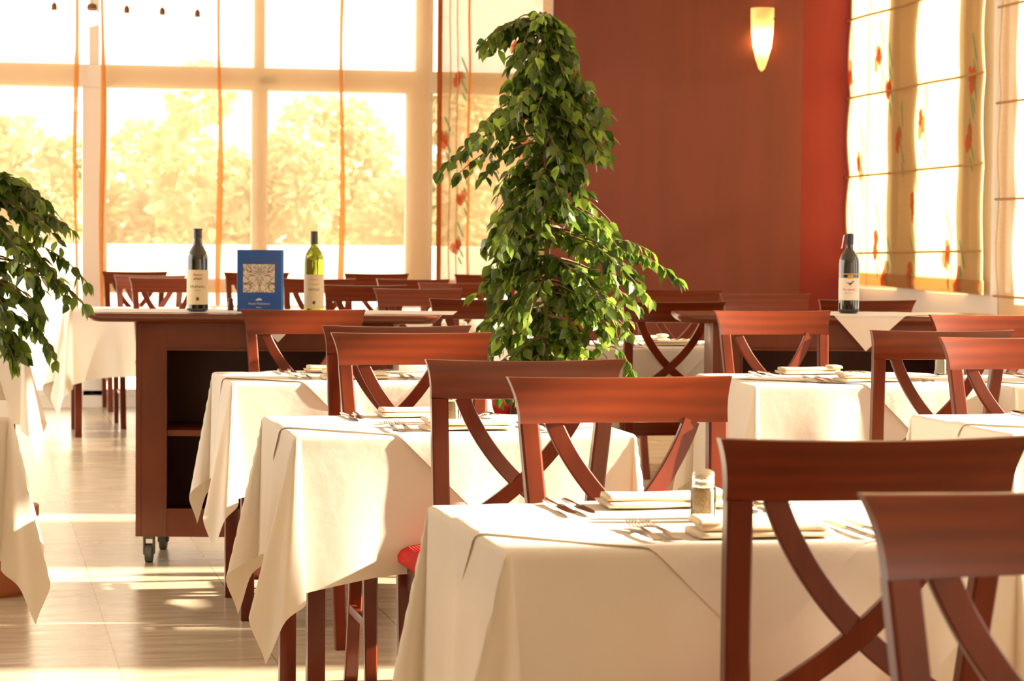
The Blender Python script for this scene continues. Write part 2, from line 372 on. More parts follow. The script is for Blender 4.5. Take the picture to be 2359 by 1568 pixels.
# floral curtain on the right part of the end window
FC = empty('floral_curtain', (XF(1000), FY - .2, 3.4)); tag(FC, 'floral linen curtain with rust edge hanging left of the brown wall panel', 'curtain')
Wc = XP0 - XF(1000) - .01
def fcp(x, z, off=0): return Vector((x, .02 * math.sin(x * 26) * math.exp(-x * 2) + .01 * math.sin(z * 3 + x * 5) - off, z))
q = MB(); q.grid(lambda u, v: fcp(u * Wc, -v * 2.6), 60, 50)
r_ = random.Random(3)
for (fx, fz) in ((.14, -1.08), (.12, -2.25), (.55, -.85), (.62, -1.55), (.5, -2.2), (.16, -1.9), (.03, -1.5), (.7, -.35), (.42, -.2)):
    flower(q, lambda a, c, fx=fx, fz=fz: fcp(fx + a, fz + c, .004), 1.1, r_)
q.build('curtain_cloth', [LINENC, FLRED, FLTEAL], FC)
q = MB(); q.grid(lambda u, v: Vector((math.cos(u * 2 * PI) * .018, math.sin(u * 2 * PI) * .02, -v * 2.6)), 12, 20)
q.build('curtain_edge', RUSTC, FC)
for xx in (.075, .125, .21):
    q = MB(); q.tube([fcp(xx + .004 * math.sin(k), -k * .13, .012) for k in range(21)], .004 if xx < .2 else .009, 6); q.build('gathering_cord', RODM if xx < .2 else VEILS, FC)

# ------------------------------------------------------------------ roman blinds on the right wall
def roman(y_near, y_far, zb_near, zb_far, rods, label, name_flowers, linen, seed, tilt=0.0, hem=True, cords=(.2,)):
    root = empty('roman_blind', (RX - .05, y_far, 0)); tag(root, label, 'blind', 'roman blinds on the right wall')
    L = y_far - y_near; r_ = random.Random(seed)
    def P(s, z, off=0):       # s metres from the far end towards the camera
        b_ = 0
        for k in range(len(rods) - 1):
            if rods[k + 1] <= z <= rods[k]: b_ = math.sin(PI * (z - rods[k + 1]) / (rods[k] - rods[k + 1]))
        return Vector((-.02 - .015 * b_ * (1 + .5 * math.sin(s * 4 + z)) - .012 * math.sin(s * 5) - off, -s, z))
    def zb(s): return zb_far + (zb_near - zb_far) * s / L
    q = MB(); q.grid(lambda u, v: P(u * L, 3.5 - v * (3.5 - zb(u * L) - .09)), 60, 90)
    for k in range(name_flowers):
        s, z = FLP[k] if linen is LINEN else (r_.uniform(.05, L - .05), r_.uniform(zb_far + .1, 3.0))
        flower(q, lambda a, c, s=s, z=z: P(max(0, min(L, s + a)), max(z + c, zb(s) + .004), .018 if z + c < zb(s) + .1 else .004), 1.9, r_)
    q.build('blind_cloth', [linen, FLRED, FLTEAL], root)
    if hem:
        q = MB(); q.grid(lambda u, v: P(u * L, zb(u * L) + .092 - .092 * v, .002 + .012 * math.sin(v * PI)), 60, 4)
        q.grid(lambda u, v: P(u * L, zb(u * L) + .092 - .092 * v, -.008), 60, 4); q.build('hem', LINEN2, root)
    for zr in rods:
        q = MB(); q.tube([P(-.03 + (L + .04) * k / 16, zr + tilt * (k / 16 - .5), .014) for k in range(17)], .0085, 8); q.build('rod', RODM, root)
    for s in cords:
        q = MB(); q.tube([P(s, 3.5 - (3.5 - zb(s)) * k / 20, .016) for k in range(21)], .003, 5); q.build('pull_cord', RODM, root)
    return root
FLP = [(.80, 2.33), (2.35, 2.28), (.05, 2.45), (1.05, 1.90), (1.38, 1.43), (.60, 1.18), (1.95, 1.12), (.25, .96), (.80, .95), (2.15, .93), (1.3, .95), (.62, 2.5), (1.55, 2.0), (.3, 1.75), (2.3, 1.9), (.1, 1.2)]
yf = FY - .03; yn = PX(2272, 400, RX - .06).y
roman(yn, yf, .865, .885, [PX(1975, yy, RX - .05).z for yy in (40, 220, 402, 578)], 'floral linen roman blind nearest the red corner', len(FLP), LINEN, 5, .04, True, (.48,))
yf2 = PX(2306, 400, RX - .06).y
roman(yf2 - 2.5, yf2, .45, .45, [PX(2308, yy, RX - .05).z for yy in (18, 238, 459, 682)], 'pale plain roman blind at the right edge of the picture', 0, LINENP, 6, 0, False, (.06,))

# ------------------------------------------------------------------ wall sconce
sc_z = PY(1757, 90, 17.7).z; sx = PY(1757, 90, 17.7).x
SC = empty('wall_sconce', (sx, 17.72, sc_z)); tag(SC, 'lit tapered frosted glass sconce high on the brown wall panel', 'wall lamp')
prof = [(.002, -.235), (.022, -.215), (.045, -.14), (.066, -.05), (.078, .05), (.083, .15), (.084, .225)]
m = bpy.data.materials.new('frosted_lamp_glass'); m.use_nodes = True; n = m.node_tree.nodes; l = m.node_tree.links; n.remove(n['Principled BSDF'])
t = n.new('ShaderNodeBsdfTranslucent'); t.inputs[0].default_value = (.95, .78, .42, 1); d = n.new('ShaderNodeBsdfDiffuse'); d.inputs[0].default_value = (.8, .62, .34, 1)
mx = n.new('ShaderNodeMixShader'); mx.inputs[0].default_value = .55; l.new(d.outputs[0], mx.inputs[1]); l.new(t.outputs[0], mx.inputs[2])
l.new(mx.outputs[0], n['Material Output'].inputs[0])
q = MB(); q.lathe([(r * 1.04, z) for r, z in prof], 32, a0=PI, a1=2 * PI, sy=1.15); q.build('lamp_shade', m, SC)
q = MB(); q.box(-.05, .05, -.012, 0, -.10, .12, .003); q.build('back_plate', mat('brass_plate', (.6, .42, .2), .3, 1), SC)
q = MB(); q.tube([(.066, -.05, .145), (.07, -.07, .145)], .007, 10); q.build('fixing_screw', mat('dark_screw', (.05, .03, .02), .4), SC)
bm_ = bpy.data.materials.new('lamp_bulb_glow'); bm_.use_nodes = True; e = bm_.node_tree.nodes['Principled BSDF']; e.inputs['Emission Color'].default_value = (1, .72, .32, 1); e.inputs['Emission Strength'].default_value = 130
q = MB(); q.lathe([(.001, -.05), (.02, -.04), (.028, -.01), (.024, .02), (.012, .045), (.001, .05)], 16, c=(-.005, -.045, -.02)); q.build('bulb', bm_, SC)

# ------------------------------------------------------------------ chair
def arc_y(x, z, bow=.022):          # the back surface of the chair (sitter looks to +y)
    t = (z - .46)
    return -.185 - .13 * t - .10 * t * t - bow * (1 - (x / .22) ** 2) * min(1, max(0, (z - .5) / .3))
def chair_proto():
    root = empty('dining_chair')
    CB, CT = .872, .9585
    q = MB(); nu, nv = 28, 8
    def half(s): return .2055 + .0175 * max(s, 0) ** 2.2
    th = .011
    def cp(u, v, side):
        s = v; z = CB + (CT - CB) * s; x = (2 * u - 1) * half(s)
        z2 = z - .004 * (1 - (2 * u - 1) ** 2) * s
        y = arc_y(x, z) - .014 * s * s
        return Vector((x, y + side * th, z2))
    vs = []; fs = []
    ring = [(v / nv, -1) for v in range(nv + 1)] + [(1.012, -.5), (1.012, .5)] + [(v / nv, 1) for v in range(nv, -1, -1)] + [(-.01, .5), (-.01, -.5)]
    K = len(ring)
    for i in range(nu + 1):
        for s_, sd_ in ring: vs.append(cp(i / nu, s_, sd_))
    for i in range(nu):
        for j in range(K): fs.append((i * K + j, i * K + (j + 1) % K, (i + 1) * K + (j + 1) % K, (i + 1) * K + j))
    def cap(i, sgn):
        h = nv + 1
        base = i * K
        # strip between the two faces
        for v in range(nv): fs.append((base + v, base + v + 1, base + K - 3 - v - 1, base + K - 3 - v))
        fs.append((base + nv, base + nv + 1, base + nv + 2, base + nv + 3)); fs.append((base + 0, base + K - 3, base + K - 2, base + K - 1))
    cap(0, -1); cap(nu, 1); q.add(vs, fs); q.build('crest_rail', WOOD, root, angle=50)
    # rear legs and posts in one curved piece
    def rect(a, b_, r=.004): return [(-a + r, -b_), (a - r, -b_), (a, -b_ + r), (a, b_ - r), (a - r, b_), (-a + r, b_), (-a, b_ - r), (-a, -b_ + r)]
    for sx_ in (-1, 1):
        pts = []
        for k in range(15):
            z = .872 * k / 14
            if z > .46: xx = .163 + (z - .46) / .412 * .024; yy = arc_y(xx, z) 
            else: xx = .163; yy = -.185 - .11 * ((.46 - z) / .46) ** 1.8
            pts.append(Vector((sx_ * xx, yy, z)))
        q = MB(); q.sweep(pts, rect(.0185, .015), lambda i, pts=pts: (Vector((1, 0, 0)), Vector((0, 1, 0)))); q.build('leg', WOODV, root)
    for sx_ in (-1, 1):
        q = MB(); q.sweep([Vector((sx_ * (.185 - .004 * (1 - k / 6)), .185, .455 * k / 6)) for k in range(7)], rect(.019, .019), lambda i: (Vector((1 * (.75 + .25 * i / 6), 0, 0)), Vector((0, .75 + .25 * i / 6, 0)))); q.build('leg', WOODV, root)
    # crossed slats
    P0, P1, P2 = (-.137, 0), (-.062, .19), (.178, .318)
    for sx_ in (-1, 1):
        pts = []
        for k in range(25):
            t_ = k / 24; u_ = (1 - t_) ** 2 * P0[0] + 2 * t_ * (1 - t_) * P1[0] + t_ * t_ * P2[0]; v_ = (1 - t_) ** 2 * P0[1] + 2 * t_ * (1 - t_) * P1[1] + t_ * t_ * P2[1]
            x, z = sx_ * u_, .875 - v_; pts.append(Vector((x, arc_y(x, z) + (.003 if sx_ > 0 else -.002), z)))
        def fr(i, pts=pts):
            t_ = (pts[min(i + 1, 24)] - pts[max(i - 1, 0)]).normalized(); N = Vector((0, 1, 0)); A = t_.cross(N).normalized()
            wd_ = 1.0
            return (A * wd_, N)
        q = MB(); q.sweep(pts, rect(.0165, .0075, .002), fr); q.build('cross_slat', WOODV, root)
    q = MB(); q.box(-.155, .155, arc_y(0, .545) + .010, arc_y(0, .545) + .032, .528, .565, .003); q.build('lower_rail', WOOD, root)
    # seat frame and cushion
    q = MB(); q.box(-.165, .165, .176, .198, .395, .455, .003); q.box(-.148, .148, -.20, -.178, .395, .455, .003)
    for sx_ in (-1, 1): q.box(sx_ * .175 - .011, sx_ * .175 + .011, -.175, .17, .395, .455, .003)
    q.build('seat_frame', WOOD, root)
    for sx_ in (-1, 1):
        q = MB(); q.box(sx_ * .172 - .009, sx_ * .172 + .009, -.20, .17, .20, .225, .003); q.build('stretcher', WOOD, root)
    q = MB()
    def outline(a):
        c, s = math.cos(a), math.sin(a); e_ = .28
        x = math.copysign(abs(c) ** e_, c); y = math.copysign(abs(s) ** e_, s)
        wd_ = .193 + .022 * (y + 1) / 2
        return x * wd_, .012 + y * .20
    prof = [(0.001, .052), (.35, .052), (.7, .049), (.88, .043), (.96, .034), (1.0, .02), (.99, .006), (.95, 0.0), (.001, 0)]
    vs = []; fs = []; K = 48
    for s_, z in prof:
        for i in range(K):
            x, y = outline(2 * PI * i / K + .01); vs.append((x * s_, .012 + (y - .012) * s_, .456 + z))
    for j in range(len(prof) - 1):
        for i in range(K): fs.append((j * K + i, j * K + (i + 1) % K, (j + 1) * K + (i + 1) % K, (j + 1) * K + i))
    q.add(vs, fs); o = q.build('seat', SEAT, root, angle=60); o['label'] = 'ribbed bright red seat cushion'
    return root
chair0 = chair_proto(); chair_used = []
CHY = arc_y(0, .955) - .012
def chair(px, py, Z, facing, label, group, rot=0.0):
    """px,py: middle of the crest's top edge; facing +1 looks away from us (we see its back), -1 faces us"""
    p = Pz(px, py, Z); rz = (0 if facing > 0 else PI) + R(rot)
    off = Matrix.Rotation(rz, 3, 'Z') @ Vector((0, CHY, 0))
    loc = (p.x - off.x, p.y - off.y, 0)
    if not chair_used:
        chair_used.append(1); o = chair0; o.location = loc; o.rotation_euler = (0, 0, rz)
    else: o = dup(chair0, loc, rz)
    tag(o, label, 'chair', group); return o
MAIN = 'cross-back chairs along the main row of tables'
RIGHT = 'cross-back chairs along the right row of tables'
BACK = 'cross-back chairs at the back tables'
chair(2417, 1112, 2.72, -1, 'nearest mahogany cross-back chair, cut off by the lower right corner', MAIN)
chair(2030, 1003, 3.40, 1, 'dark cross-back chair before the near side of the front table', MAIN)
chair(1422, 862, 4.86, -1, 'orange-lit cross-back chair at the far side of the front table', MAIN, 1)
chair(1216, 826, 5.47, 1, 'dark cross-back chair with red seat at near side of second table', MAIN)
chair(945, 757, 6.93, -1, 'orange-lit cross-back chair at the far side of the second table', MAIN)
chair(917, 747, 7.42, 1, 'cross-back chair mostly hidden behind the second table\'s far chair', MAIN)
chair(697, 711, 8.96, -1, 'cross-back chair just in front of the left serving trolley and blue menu', MAIN)
chair(2333, 765, 6.95, -1, 'reddish cross-back chair at far side of right front table, cut by frame', RIGHT)
chair(2177, 752, 7.40, 1, 'dark cross-back chair with swirled grain, near side of right table', RIGHT)
chair(2273, 718, 8.95, -1, 'purplish cross-back chair behind the right table, beside the wall', RIGHT)
chair(1775, 713, 9.25, -1, 'cross-back chair left of the third wine bottle, before right trolley', RIGHT)
chair(1555, 695, 10.4, 1, 'dark cross-back chair just right of the tall ficus, X clearly visible', BACK)
chair(1759, 676, 12.0, -1, 'cross-back chair left of the red wall corner, below the sconce', BACK)
chair(1568, 668, 12.7, 1, 'darkest cross-back chair half hidden by the ficus\'s right branch', BACK)
chair(2002, 698, 10.95, 1, 'dark cross-back chair behind the third wine bottle', BACK)
chair(311, 628, 17.15, 1, 'farthest cross-back chair of the three left of the dark bottle', BACK)
chair(346, 637, 15.7, 1, 'middle cross-back chair of the three left of the dark bottle', BACK)
chair(384, 645, 14.9, -1, 'nearest cross-back chair of the three left of the dark bottle', BACK)
chair(592, 629, 17.1, 1, 'far cross-back chair whose corner shows left of the blue menu', BACK)
chair(735, 648, 15.0, 1, 'far cross-back chair between the blue menu and green bottle', BACK)
chair(842, 662, 13.2, 1, 'dark cross-back chair just right of the green wine bottle', BACK)
chair(869, 631, 17.1, 1, 'farthest cross-back chair below the right window pane', BACK)
chair(953, 642, 15.1, 1, 'far cross-back chair under the bright slit beside the floral curtain', BACK)
chair(961, 670, 12.5, -1, 'reddish cross-back chair in the middle of the far tables', BACK)
chair(1056, 652, 14.0, 1, 'far cross-back chair half hidden left of the ficus', BACK)
chair(1122, 632, 17.1, 1, 'farthest cross-back chair below the floral curtain', BACK)
chair(1111, 691, 10.6, 1, 'dark cross-back chair partly hidden behind the ficus\'s left leaves', BACK)

# ------------------------------------------------------------------ tables and cloths
TH = .758
LOBE = [(.05, 0), (.19, -.07), (.30, .07), (.17, .16), (.10, .31), (-.05, .19), (0, .05)]
def lobe(t, pts):
    k = len(pts) - 1; x = t * k; i = min(int(x), k - 1); f = x - i
    p0, p1, p2, p3 = pts[max(i - 1, 0)], pts[i], pts[i + 1], pts[min(i + 2, k)]
    def c(a, b_, c_, d_): return .5 * (2 * b_ + (c_ - a) * f + (2 * a - 5 * b_ + 4 * c_ - d_) * f * f + (3 * b_ - a - 3 * c_ + d_) * f ** 3)
    return c(p0[0], p1[0], p2[0], p3[0]), c(p0[1], p1[1], p2[1], p3[1])
def drape(u, v, hw, hd, ph, lift=0.0, amp=1.0, flare=.07):
    du = max(abs(u) - hw, 0); dv = max(abs(v) - hd, 0); su = 1 if u > 0 else -1; sv = 1 if v > 0 else -1
    top = TH + lift; rr_ = .010 + lift
    if du == 0 and dv == 0:
        return Vector((u, v, top + .0015 * noise.noise(Vector((u * 9 + ph, v * 9, ph)))))
    def fall(r):
        if r < rr_ * PI / 2: a = r / rr_; return rr_ * math.sin(a), rr_ * (1 - math.cos(a))
        return rr_, rr_ + (r - rr_ * PI / 2)
    if du > 0 and dv > 0:
        r = math.hypot(du, dv); th = math.atan2(dv, du); o, dn = fall(r)
        lx, ly = lobe(th / (PI / 2), LOBE if (su * sv * math.sin(ph * 7 + su)) > 0 else [(b_, a) for a, b_ in LOBE[::-1]])
        k = min(r, .5) * amp * .78 * (1 + .25 * math.sin(ph * 5 + su + 2 * sv))
        hx, hy = lx * k, ly * k; z = top - 1.13 * min(dn, math.sqrt(max(r * r - hx * hx - hy * hy, 0)) * 1.0 + .002) 
        ex = o * math.cos(th); ey = o * math.sin(th)
        return Vector((su * (hw + hx + ex), sv * (hd + hy + ey), z))
    r = du + dv; o, dn = fall(r)
    s = v if du > 0 else u; H_ = hd if du > 0 else hw
    edge = 1 - abs(s) / H_
    wv_ = amp * r * (.07 * math.sin(s * 11 + ph * 3) * edge + .05 * math.sin(s * 23 + ph) * edge) + flare * .78 * r * (1 - edge * .4) * (1 + .25 * math.sin(ph * 5 + su + 2 * sv)) * .7
    dn *= 1 + .13 * (max(0, 1 - edge * H_ / .28)) ** 1.6
    if du > 0: return Vector((su * (hw + o + max(wv_, -.004)), v, top - dn))
    return Vector((u, sv * (hd + o + max(wv_, -.004)), top - dn))
def make_cloth(name, cx, cy, hw, hd, over, ph, label, group, rz=0):
    q = MB(); nu = int(2 * (hw + over) / .02); nv = int(2 * (hd + over) / .02)
    def par(t, h, o):         # sample points concentrated so the edge is crisp
        return (2 * t - 1) * (h + o)
    us = sorted(set([-hw, hw] + [par(i / nu, hw, over) for i in range(nu + 1)] + [s * (hw + e_) for s in (-1, 1) for e_ in (.004, .008, .012, .016)]))
    vs_ = sorted(set([-hd, hd] + [par(i / nv, hd, over) for i in range(nv + 1)] + [s * (hd + e_) for s in (-1, 1) for e_ in (.004, .008, .012, .016)]))
    P = [drape(a, c, hw, hd, ph) for c in vs_ for a in us]; K = len(us)
    q.add(P, [(j * K + i, j * K + i + 1, (j + 1) * K + i + 1, (j + 1) * K + i) for j in range(len(vs_) - 1) for i in range(K - 1)])
    o = q.build(name, CLOTH, loc=(cx, cy, 0), angle=180); o.rotation_euler.z = rz
    return tag(o, label, 'tablecloth', group)
def make_topper(cx, cy, hw, hd, hdiag, ph, label, group, ox=0):
    N = 56; s = hdiag * math.sqrt(2); q = MB()
    def fn(a, c):
        x, y = (a - .5) * s, (c - .5) * s
        u = (x - y) / math.sqrt(2) + ox; v = (x + y) / math.sqrt(2)
        return drape(u, v, hw, hd, ph + .3, .004, .5, .10)
    q.grid(fn, N, N)
    o = q.build('table_topper', TOPPER, loc=(cx, cy, 0), angle=180)
    return tag(o, label, 'table topper', group)
def make_table(cx, cy, hw, hd, label, group):
    root = empty('dining_table', (cx, cy, 0)); tag(root, label, 'table', group)
    q = MB(); q.box(-hw + .004, hw - .004, -hd + .004, hd - .004, .725, .752, .003); q.build('tabletop', WOOD, root)
    q = MB(); a, c = hw - .06, hd - .06
    for x0, x1, y0, y1 in ((-a, a, -c - .01, -c + .01), (-a, a, c - .01, c + .01), (-a - .01, -a + .01, -c, c), (a - .01, a + .01, -c, c)): q.box(x0, x1, y0, y1, .655, .725)
    q.build('apron', WOOD, root)
    for sx_ in (-1, 1):
        for sy_ in (-1, 1):
            q = MB(); q.box(sx_ * (hw - .05) - .021, sx_ * (hw - .05) + .021, sy_ * (hd - .05) - .021, sy_ * (hd - .05) + .021, 0, .725, .003); q.build('leg', WOODV, root)
    return root
TABLES = {}
def table_set(key, px, py, hw, hd, ph, desc, over=.33, topper=.50, ox=0, right=False):
    """px,py = near-left top corner (near-right when right=True)"""
    p = G(px, py, TH + .002); cx = p.x + (hw if not right else -hw); cy_ = p.y + hd
    TABLES[key] = (cx, cy_, hw, hd)
    make_table(cx, cy_, hw, hd, 'wooden dining table under ' + desc, 'dining tables under white cloths')
    make_cloth('tablecloth', cx, cy_, hw, hd, over, ph, 'long white tablecloth on ' + desc, 'white tablecloths')
    if topper: make_topper(cx, cy_, hw, hd, topper, ph, 'square white topper cloth laid cornerwise on ' + desc, 'white topper cloths', ox)
table_set('T1', 1178, 1268, .40, .325, 1.0, 'the front table of the main row', ox=-.02)
table_set('T2', 686, 1003, .40, .325, 2.3, 'the second table of the main row')
table_set('T3', 538, 880, .40, .31, 3.1, 'the third table of the main row')
table_set('R1', 2334, 997, .45, .325, 4.2, 'the right front table, cut by the frame')
table_set('R2', 1742, 886, .40, .325, 5.6, 'the right table in front of the right trolley', ox=.13)
table_set('R3', 2338, 889, .40, .325, 6.4, 'the farthest right table, at the picture edge')
table_set('B1', 1340, 800, .42, .34, 7.7, 'the back table right of the tall ficus')
def tbl_at(key, px, Z, hw, hd, ph, desc, over=.33, topper=.5):
    p = Pz(px, 700, Z); TABLES[key] = (p.x, p.y, hw, hd)
    make_table(p.x, p.y, hw, hd, 'wooden dining table under ' + desc, 'dining tables under white cloths')
    make_cloth('tablecloth', p.x, p.y, hw, hd, over, ph, 'long white tablecloth on ' + desc, 'white tablecloths')
    if topper: make_topper(p.x, p.y, hw, hd, topper, ph, 'square white topper cloth laid cornerwise on ' + desc, 'white topper cloths')
tbl_at('B2', 1050, 11.5, .40, .33, 8.1, 'the back table just left of the ficus')
tbl_at('B3', 880, 13.9, .40, .33, 9.1, 'the far table behind the green bottle', topper=0)
tbl_at('B4', 640, 16.0, .40, .33, 9.9, 'the farthest table behind the blue menu', topper=0)
tbl_at('B5', 1030, 16.1, .40, .33, 10.4, 'the farthest table below the bright window slit', topper=0)
tbl_at('B6', 325, 15.4, .44, .36, 11.3, 'the far left table behind the serving trolley', .40, topper=0)
tbl_at('L3', -95, 11.1, .27, .33, 12.2, 'the farthest left-edge table, partly behind the small ficus', topper=0)
tbl_at('L2', -222, 9.7, .33, .33, 13.1, 'the middle left-edge table', topper=0)
tbl_at('L1', -345, 6.6, .40, .33, 14.6, 'the nearest left-edge table', topper=0)

# ------------------------------------------------------------------ place settings
def fork_proto():
    q = MB(); z = lambda t: .004 + .010 * math.sin(t * PI) * .5 + .009 * max(0, (t - .78) / .22) ** 1.3
    def wid(t): return .0065 - .003 * min(1, t / .6) if t < .6 else (.0035 + .009 * min(1, (t - .6) / .12))
    pts = [Vector((0, .19 * t, z(t))) for t in [i / 20 * .76 for i in range(21)]]
    q.sweep(pts, [(-1, -.0012), (1, -.0012), (1, .0012), (-1, .0012)], lambda i: (Vector((wid(i / 20 * .76), 0, 0)), Vector((0, 0, 1))))
    for k in range(4):
        x = -.0095 + k * .00633
        ps = [Vector((x * (1 - .05 * j), .19 * (.75 + .25 * j / 6), z(.75 + .25 * j / 6))) for j in range(7)]
        q.sweep(ps, [(-1, -1), (1, -1), (1, 1), (-1, 1)], lambda i: (Vector((.0017 * (1 - i * .09), 0, 0)), Vector((0, 0, .0011))))
    o = q.build('fork', STEEL); return o
def knife_proto():
    q = MB()
    q.sweep([Vector((0, t * .10, .005)) for t in [i / 8 for i in range(9)]], [(math.cos(a) * 1, math.sin(a) * .6) for a in [i * PI / 4 for i in range(8)]], lambda i: (Vector((.007 - .0025 * i / 8, 0, 0)), Vector((0, 0, .006))))
    q.sweep([Vector((.001 * math.sin(t * 2), .10 + t * .12, .005)) for t in [i / 10 for i in range(11)]], [(-1, -.6), (.9, -.1), (.9, .1), (-1, .6)], lambda i: (Vector((.0095 * (1 - (i / 10) ** 6 * .9), 0, 0)), Vector((0, 0, .002))))
    return q.build('knife', STEEL)
def napkin_proto():
    q = MB()
    def slab(L, Wd, z0, h, off, ph):
        K = 20; ring = [(-Wd, 0), (-Wd * .6, 0), (0, 0), (Wd * .6, 0), (Wd, 0)]
        vs = []; fs = []; n_ = 18
        for i in range(n_ + 1):
            x = -L + 2 * L * i / n_
            for j in range(12):
                a = 2 * PI * j / 12; yy = math.copysign(abs(math.cos(a)) ** .5, math.cos(a)) * Wd; zz = math.copysign(abs(math.sin(a)) ** .7, math.sin(a)) * h / 2
                vs.append((x + .004 * math.sin(a + ph), yy * (1 + .05 * math.sin(x * 40 + ph)) + off, z0 + h / 2 + zz * (1 + .2 * math.sin(x * 30 + ph + a))))
        for i in range(n_):
            for j in range(12): fs.append((i * 12 + j, i * 12 + (j + 1) % 12, (i + 1) * 12 + (j + 1) % 12, (i + 1) * 12 + j))
        fs.append(tuple(range(12))[::-1]); fs.append(tuple(n_ * 12 + j for j in range(12))); q.add(vs, fs)
    slab(.105, .060, .001, .011, 0, 0); slab(.10, .050, .011, .011, -.006, 2)
    slab(.016, .052, .019, .010, 0, 1)
    for i in range(len(q.v) - 19 * 12, len(q.v)):
        x, y, z = q.v[i]; q.v[i] = (x - .088, y, z)
    return q.build('napkin', NAPKIN, angle=180)
def shaker_proto(fillcol, nm):
    root = empty('shaker')
    q = MB(); q.lathe([(.001, .001), (.019, .001), (.021, .006), (.021, .050), (.017, .058), (.0165, .062)], 20)
    q.lathe([(.0145, .060), (.015, .056), (.018, .050), (.018, .007), (.001, .005)], 20); q.build('jar', CLEAR, root)
    q = MB(); q.lathe([(.001, .0055), (.0176, .0075), (.0176, .0495), (.0145, .055), (.001, .055)], 18); q.build('contents', fillcol, root)
    q = MB(); q.lathe([(.0178, .056), (.0185, .058), (.0185, .064), (.0175, .066), (.0185, .068), (.0185, .073), (.017, .077), (.010, .081), (.001, .082)], 22); q.build('lid', CHROME, root)
    return root
PEPPER = add_noise(mat('ground_pepper', rough=.9), (1, 1, 1), (.50, .30, .14), (.80, .60, .36), 300, 2)
SALT = mat('white_salt', (.85, .78, .66), .9)
fork0, knife0, nap0 = fork_proto(), knife_proto(), napkin_proto()
pep0 = shaker_proto(PEPPER, 'pepper'); salt0 = shaker_proto(SALT, 'salt')
first = {}
def put(proto, x, y, z, rz, label, cat, group):
    if proto.name not in first: first[proto.name] = 1; o = proto; o.location = (x, y, z); o.rotation_euler = (0, 0, rz)
    else: o = dup(proto, (x, y, z), rz)
    return tag(o, label, cat, group)
TZ = TH + .0055
r2 = random.Random(21)
def setting(key, side, xoff, where):
    cx, cy_, hw, hd = TABLES[key]; s = -1 if side == 'near' else 1
    ang = 0 if s < 0 else PI
    Rm = Matrix.Rotation(ang, 3, 'Z')
    def L(x, y): v = Rm @ Vector((x, y, 0)); return cx + xoff + v.x, cy_ + v.y
    yb = -hd + .035
    for k, nm in ((0, 'outer'), (1, 'inner')):
        x, y = L(-.185 + .034 * k, yb + .01 * k); put(fork0, x, y, TZ, ang + R(r2.uniform(-3, 3)), f'{nm} steel dinner fork at {where}', 'fork', 'steel forks on the tables')
    for k, nm in ((0, 'inner'), (1, 'outer')):
        x, y = L(.155 + .034 * k, yb + .005 * k); put(knife0, x, y, TZ, ang + R(r2.uniform(-4, 4)), f'{nm} steel table knife at {where}', 'knife', 'steel knives on the tables')
    x, y = L(0.0, yb + .075); put(nap0, x, y, TZ, ang + R(r2.uniform(-4, 4)), f'folded cream napkin at {where}', 'napkin', 'folded cream napkins')
setting('T1', 'near', .02, 'the near place of the front table')
setting('T1', 'far', -.02, 'the far place of the front table')
setting('T2', 'near', .02, 'the near place of the second main table')
setting('T2', 'far', -.02, 'the far place of the second main table')
setting('T3', 'near', .0, 'the near place of the third main table')
setting('T3', 'far', .0, 'the far place of the third main table')
setting('R1', 'near', .0, 'the near place of the right front table')
setting('R1', 'far', .0, 'the far place of the right front table')
setting('R2', 'near', .02, 'the near place of the table before the right trolley')
setting('R2', 'far', -.04, 'the far place of the table before the right trolley')
setting('R3', 'near', .0, 'the near place of the table at the right picture edge')
setting('R3', 'far', .0, 'the far place of the table at the right picture edge')
setting('B1', 'near', .0, 'the near place of the back table right of the ficus')
setting('B1', 'far', .0, 'the far place of the back table right of the ficus')
setting('B2', 'near', .0, 'the near place of the back table left of the ficus')
setting('B2', 'far', .0, 'the far place of the back table left of the ficus')
for key, pp, where in (('T1', (1619, 1200), 'the front table'), ('T2', (1038, 976), 'the second main table'), ('T3', (811, 861), 'the third main table'), ('R2', (2207, 866), 'the table before the right trolley')):
    p = G(*pp, TZ)
    put(pep0, p.x, p.y, TZ, 0, 'glass pepper shaker with metal lid on ' + where, 'pepper shaker', 'glass pepper shakers')
    dx = .014 if key != 'R2' else -.045
    put(salt0, p.x + dx, p.y + .046, TZ, 0, 'glass salt shaker beside the pepper on ' + where, 'salt shaker', 'glass salt shakers')

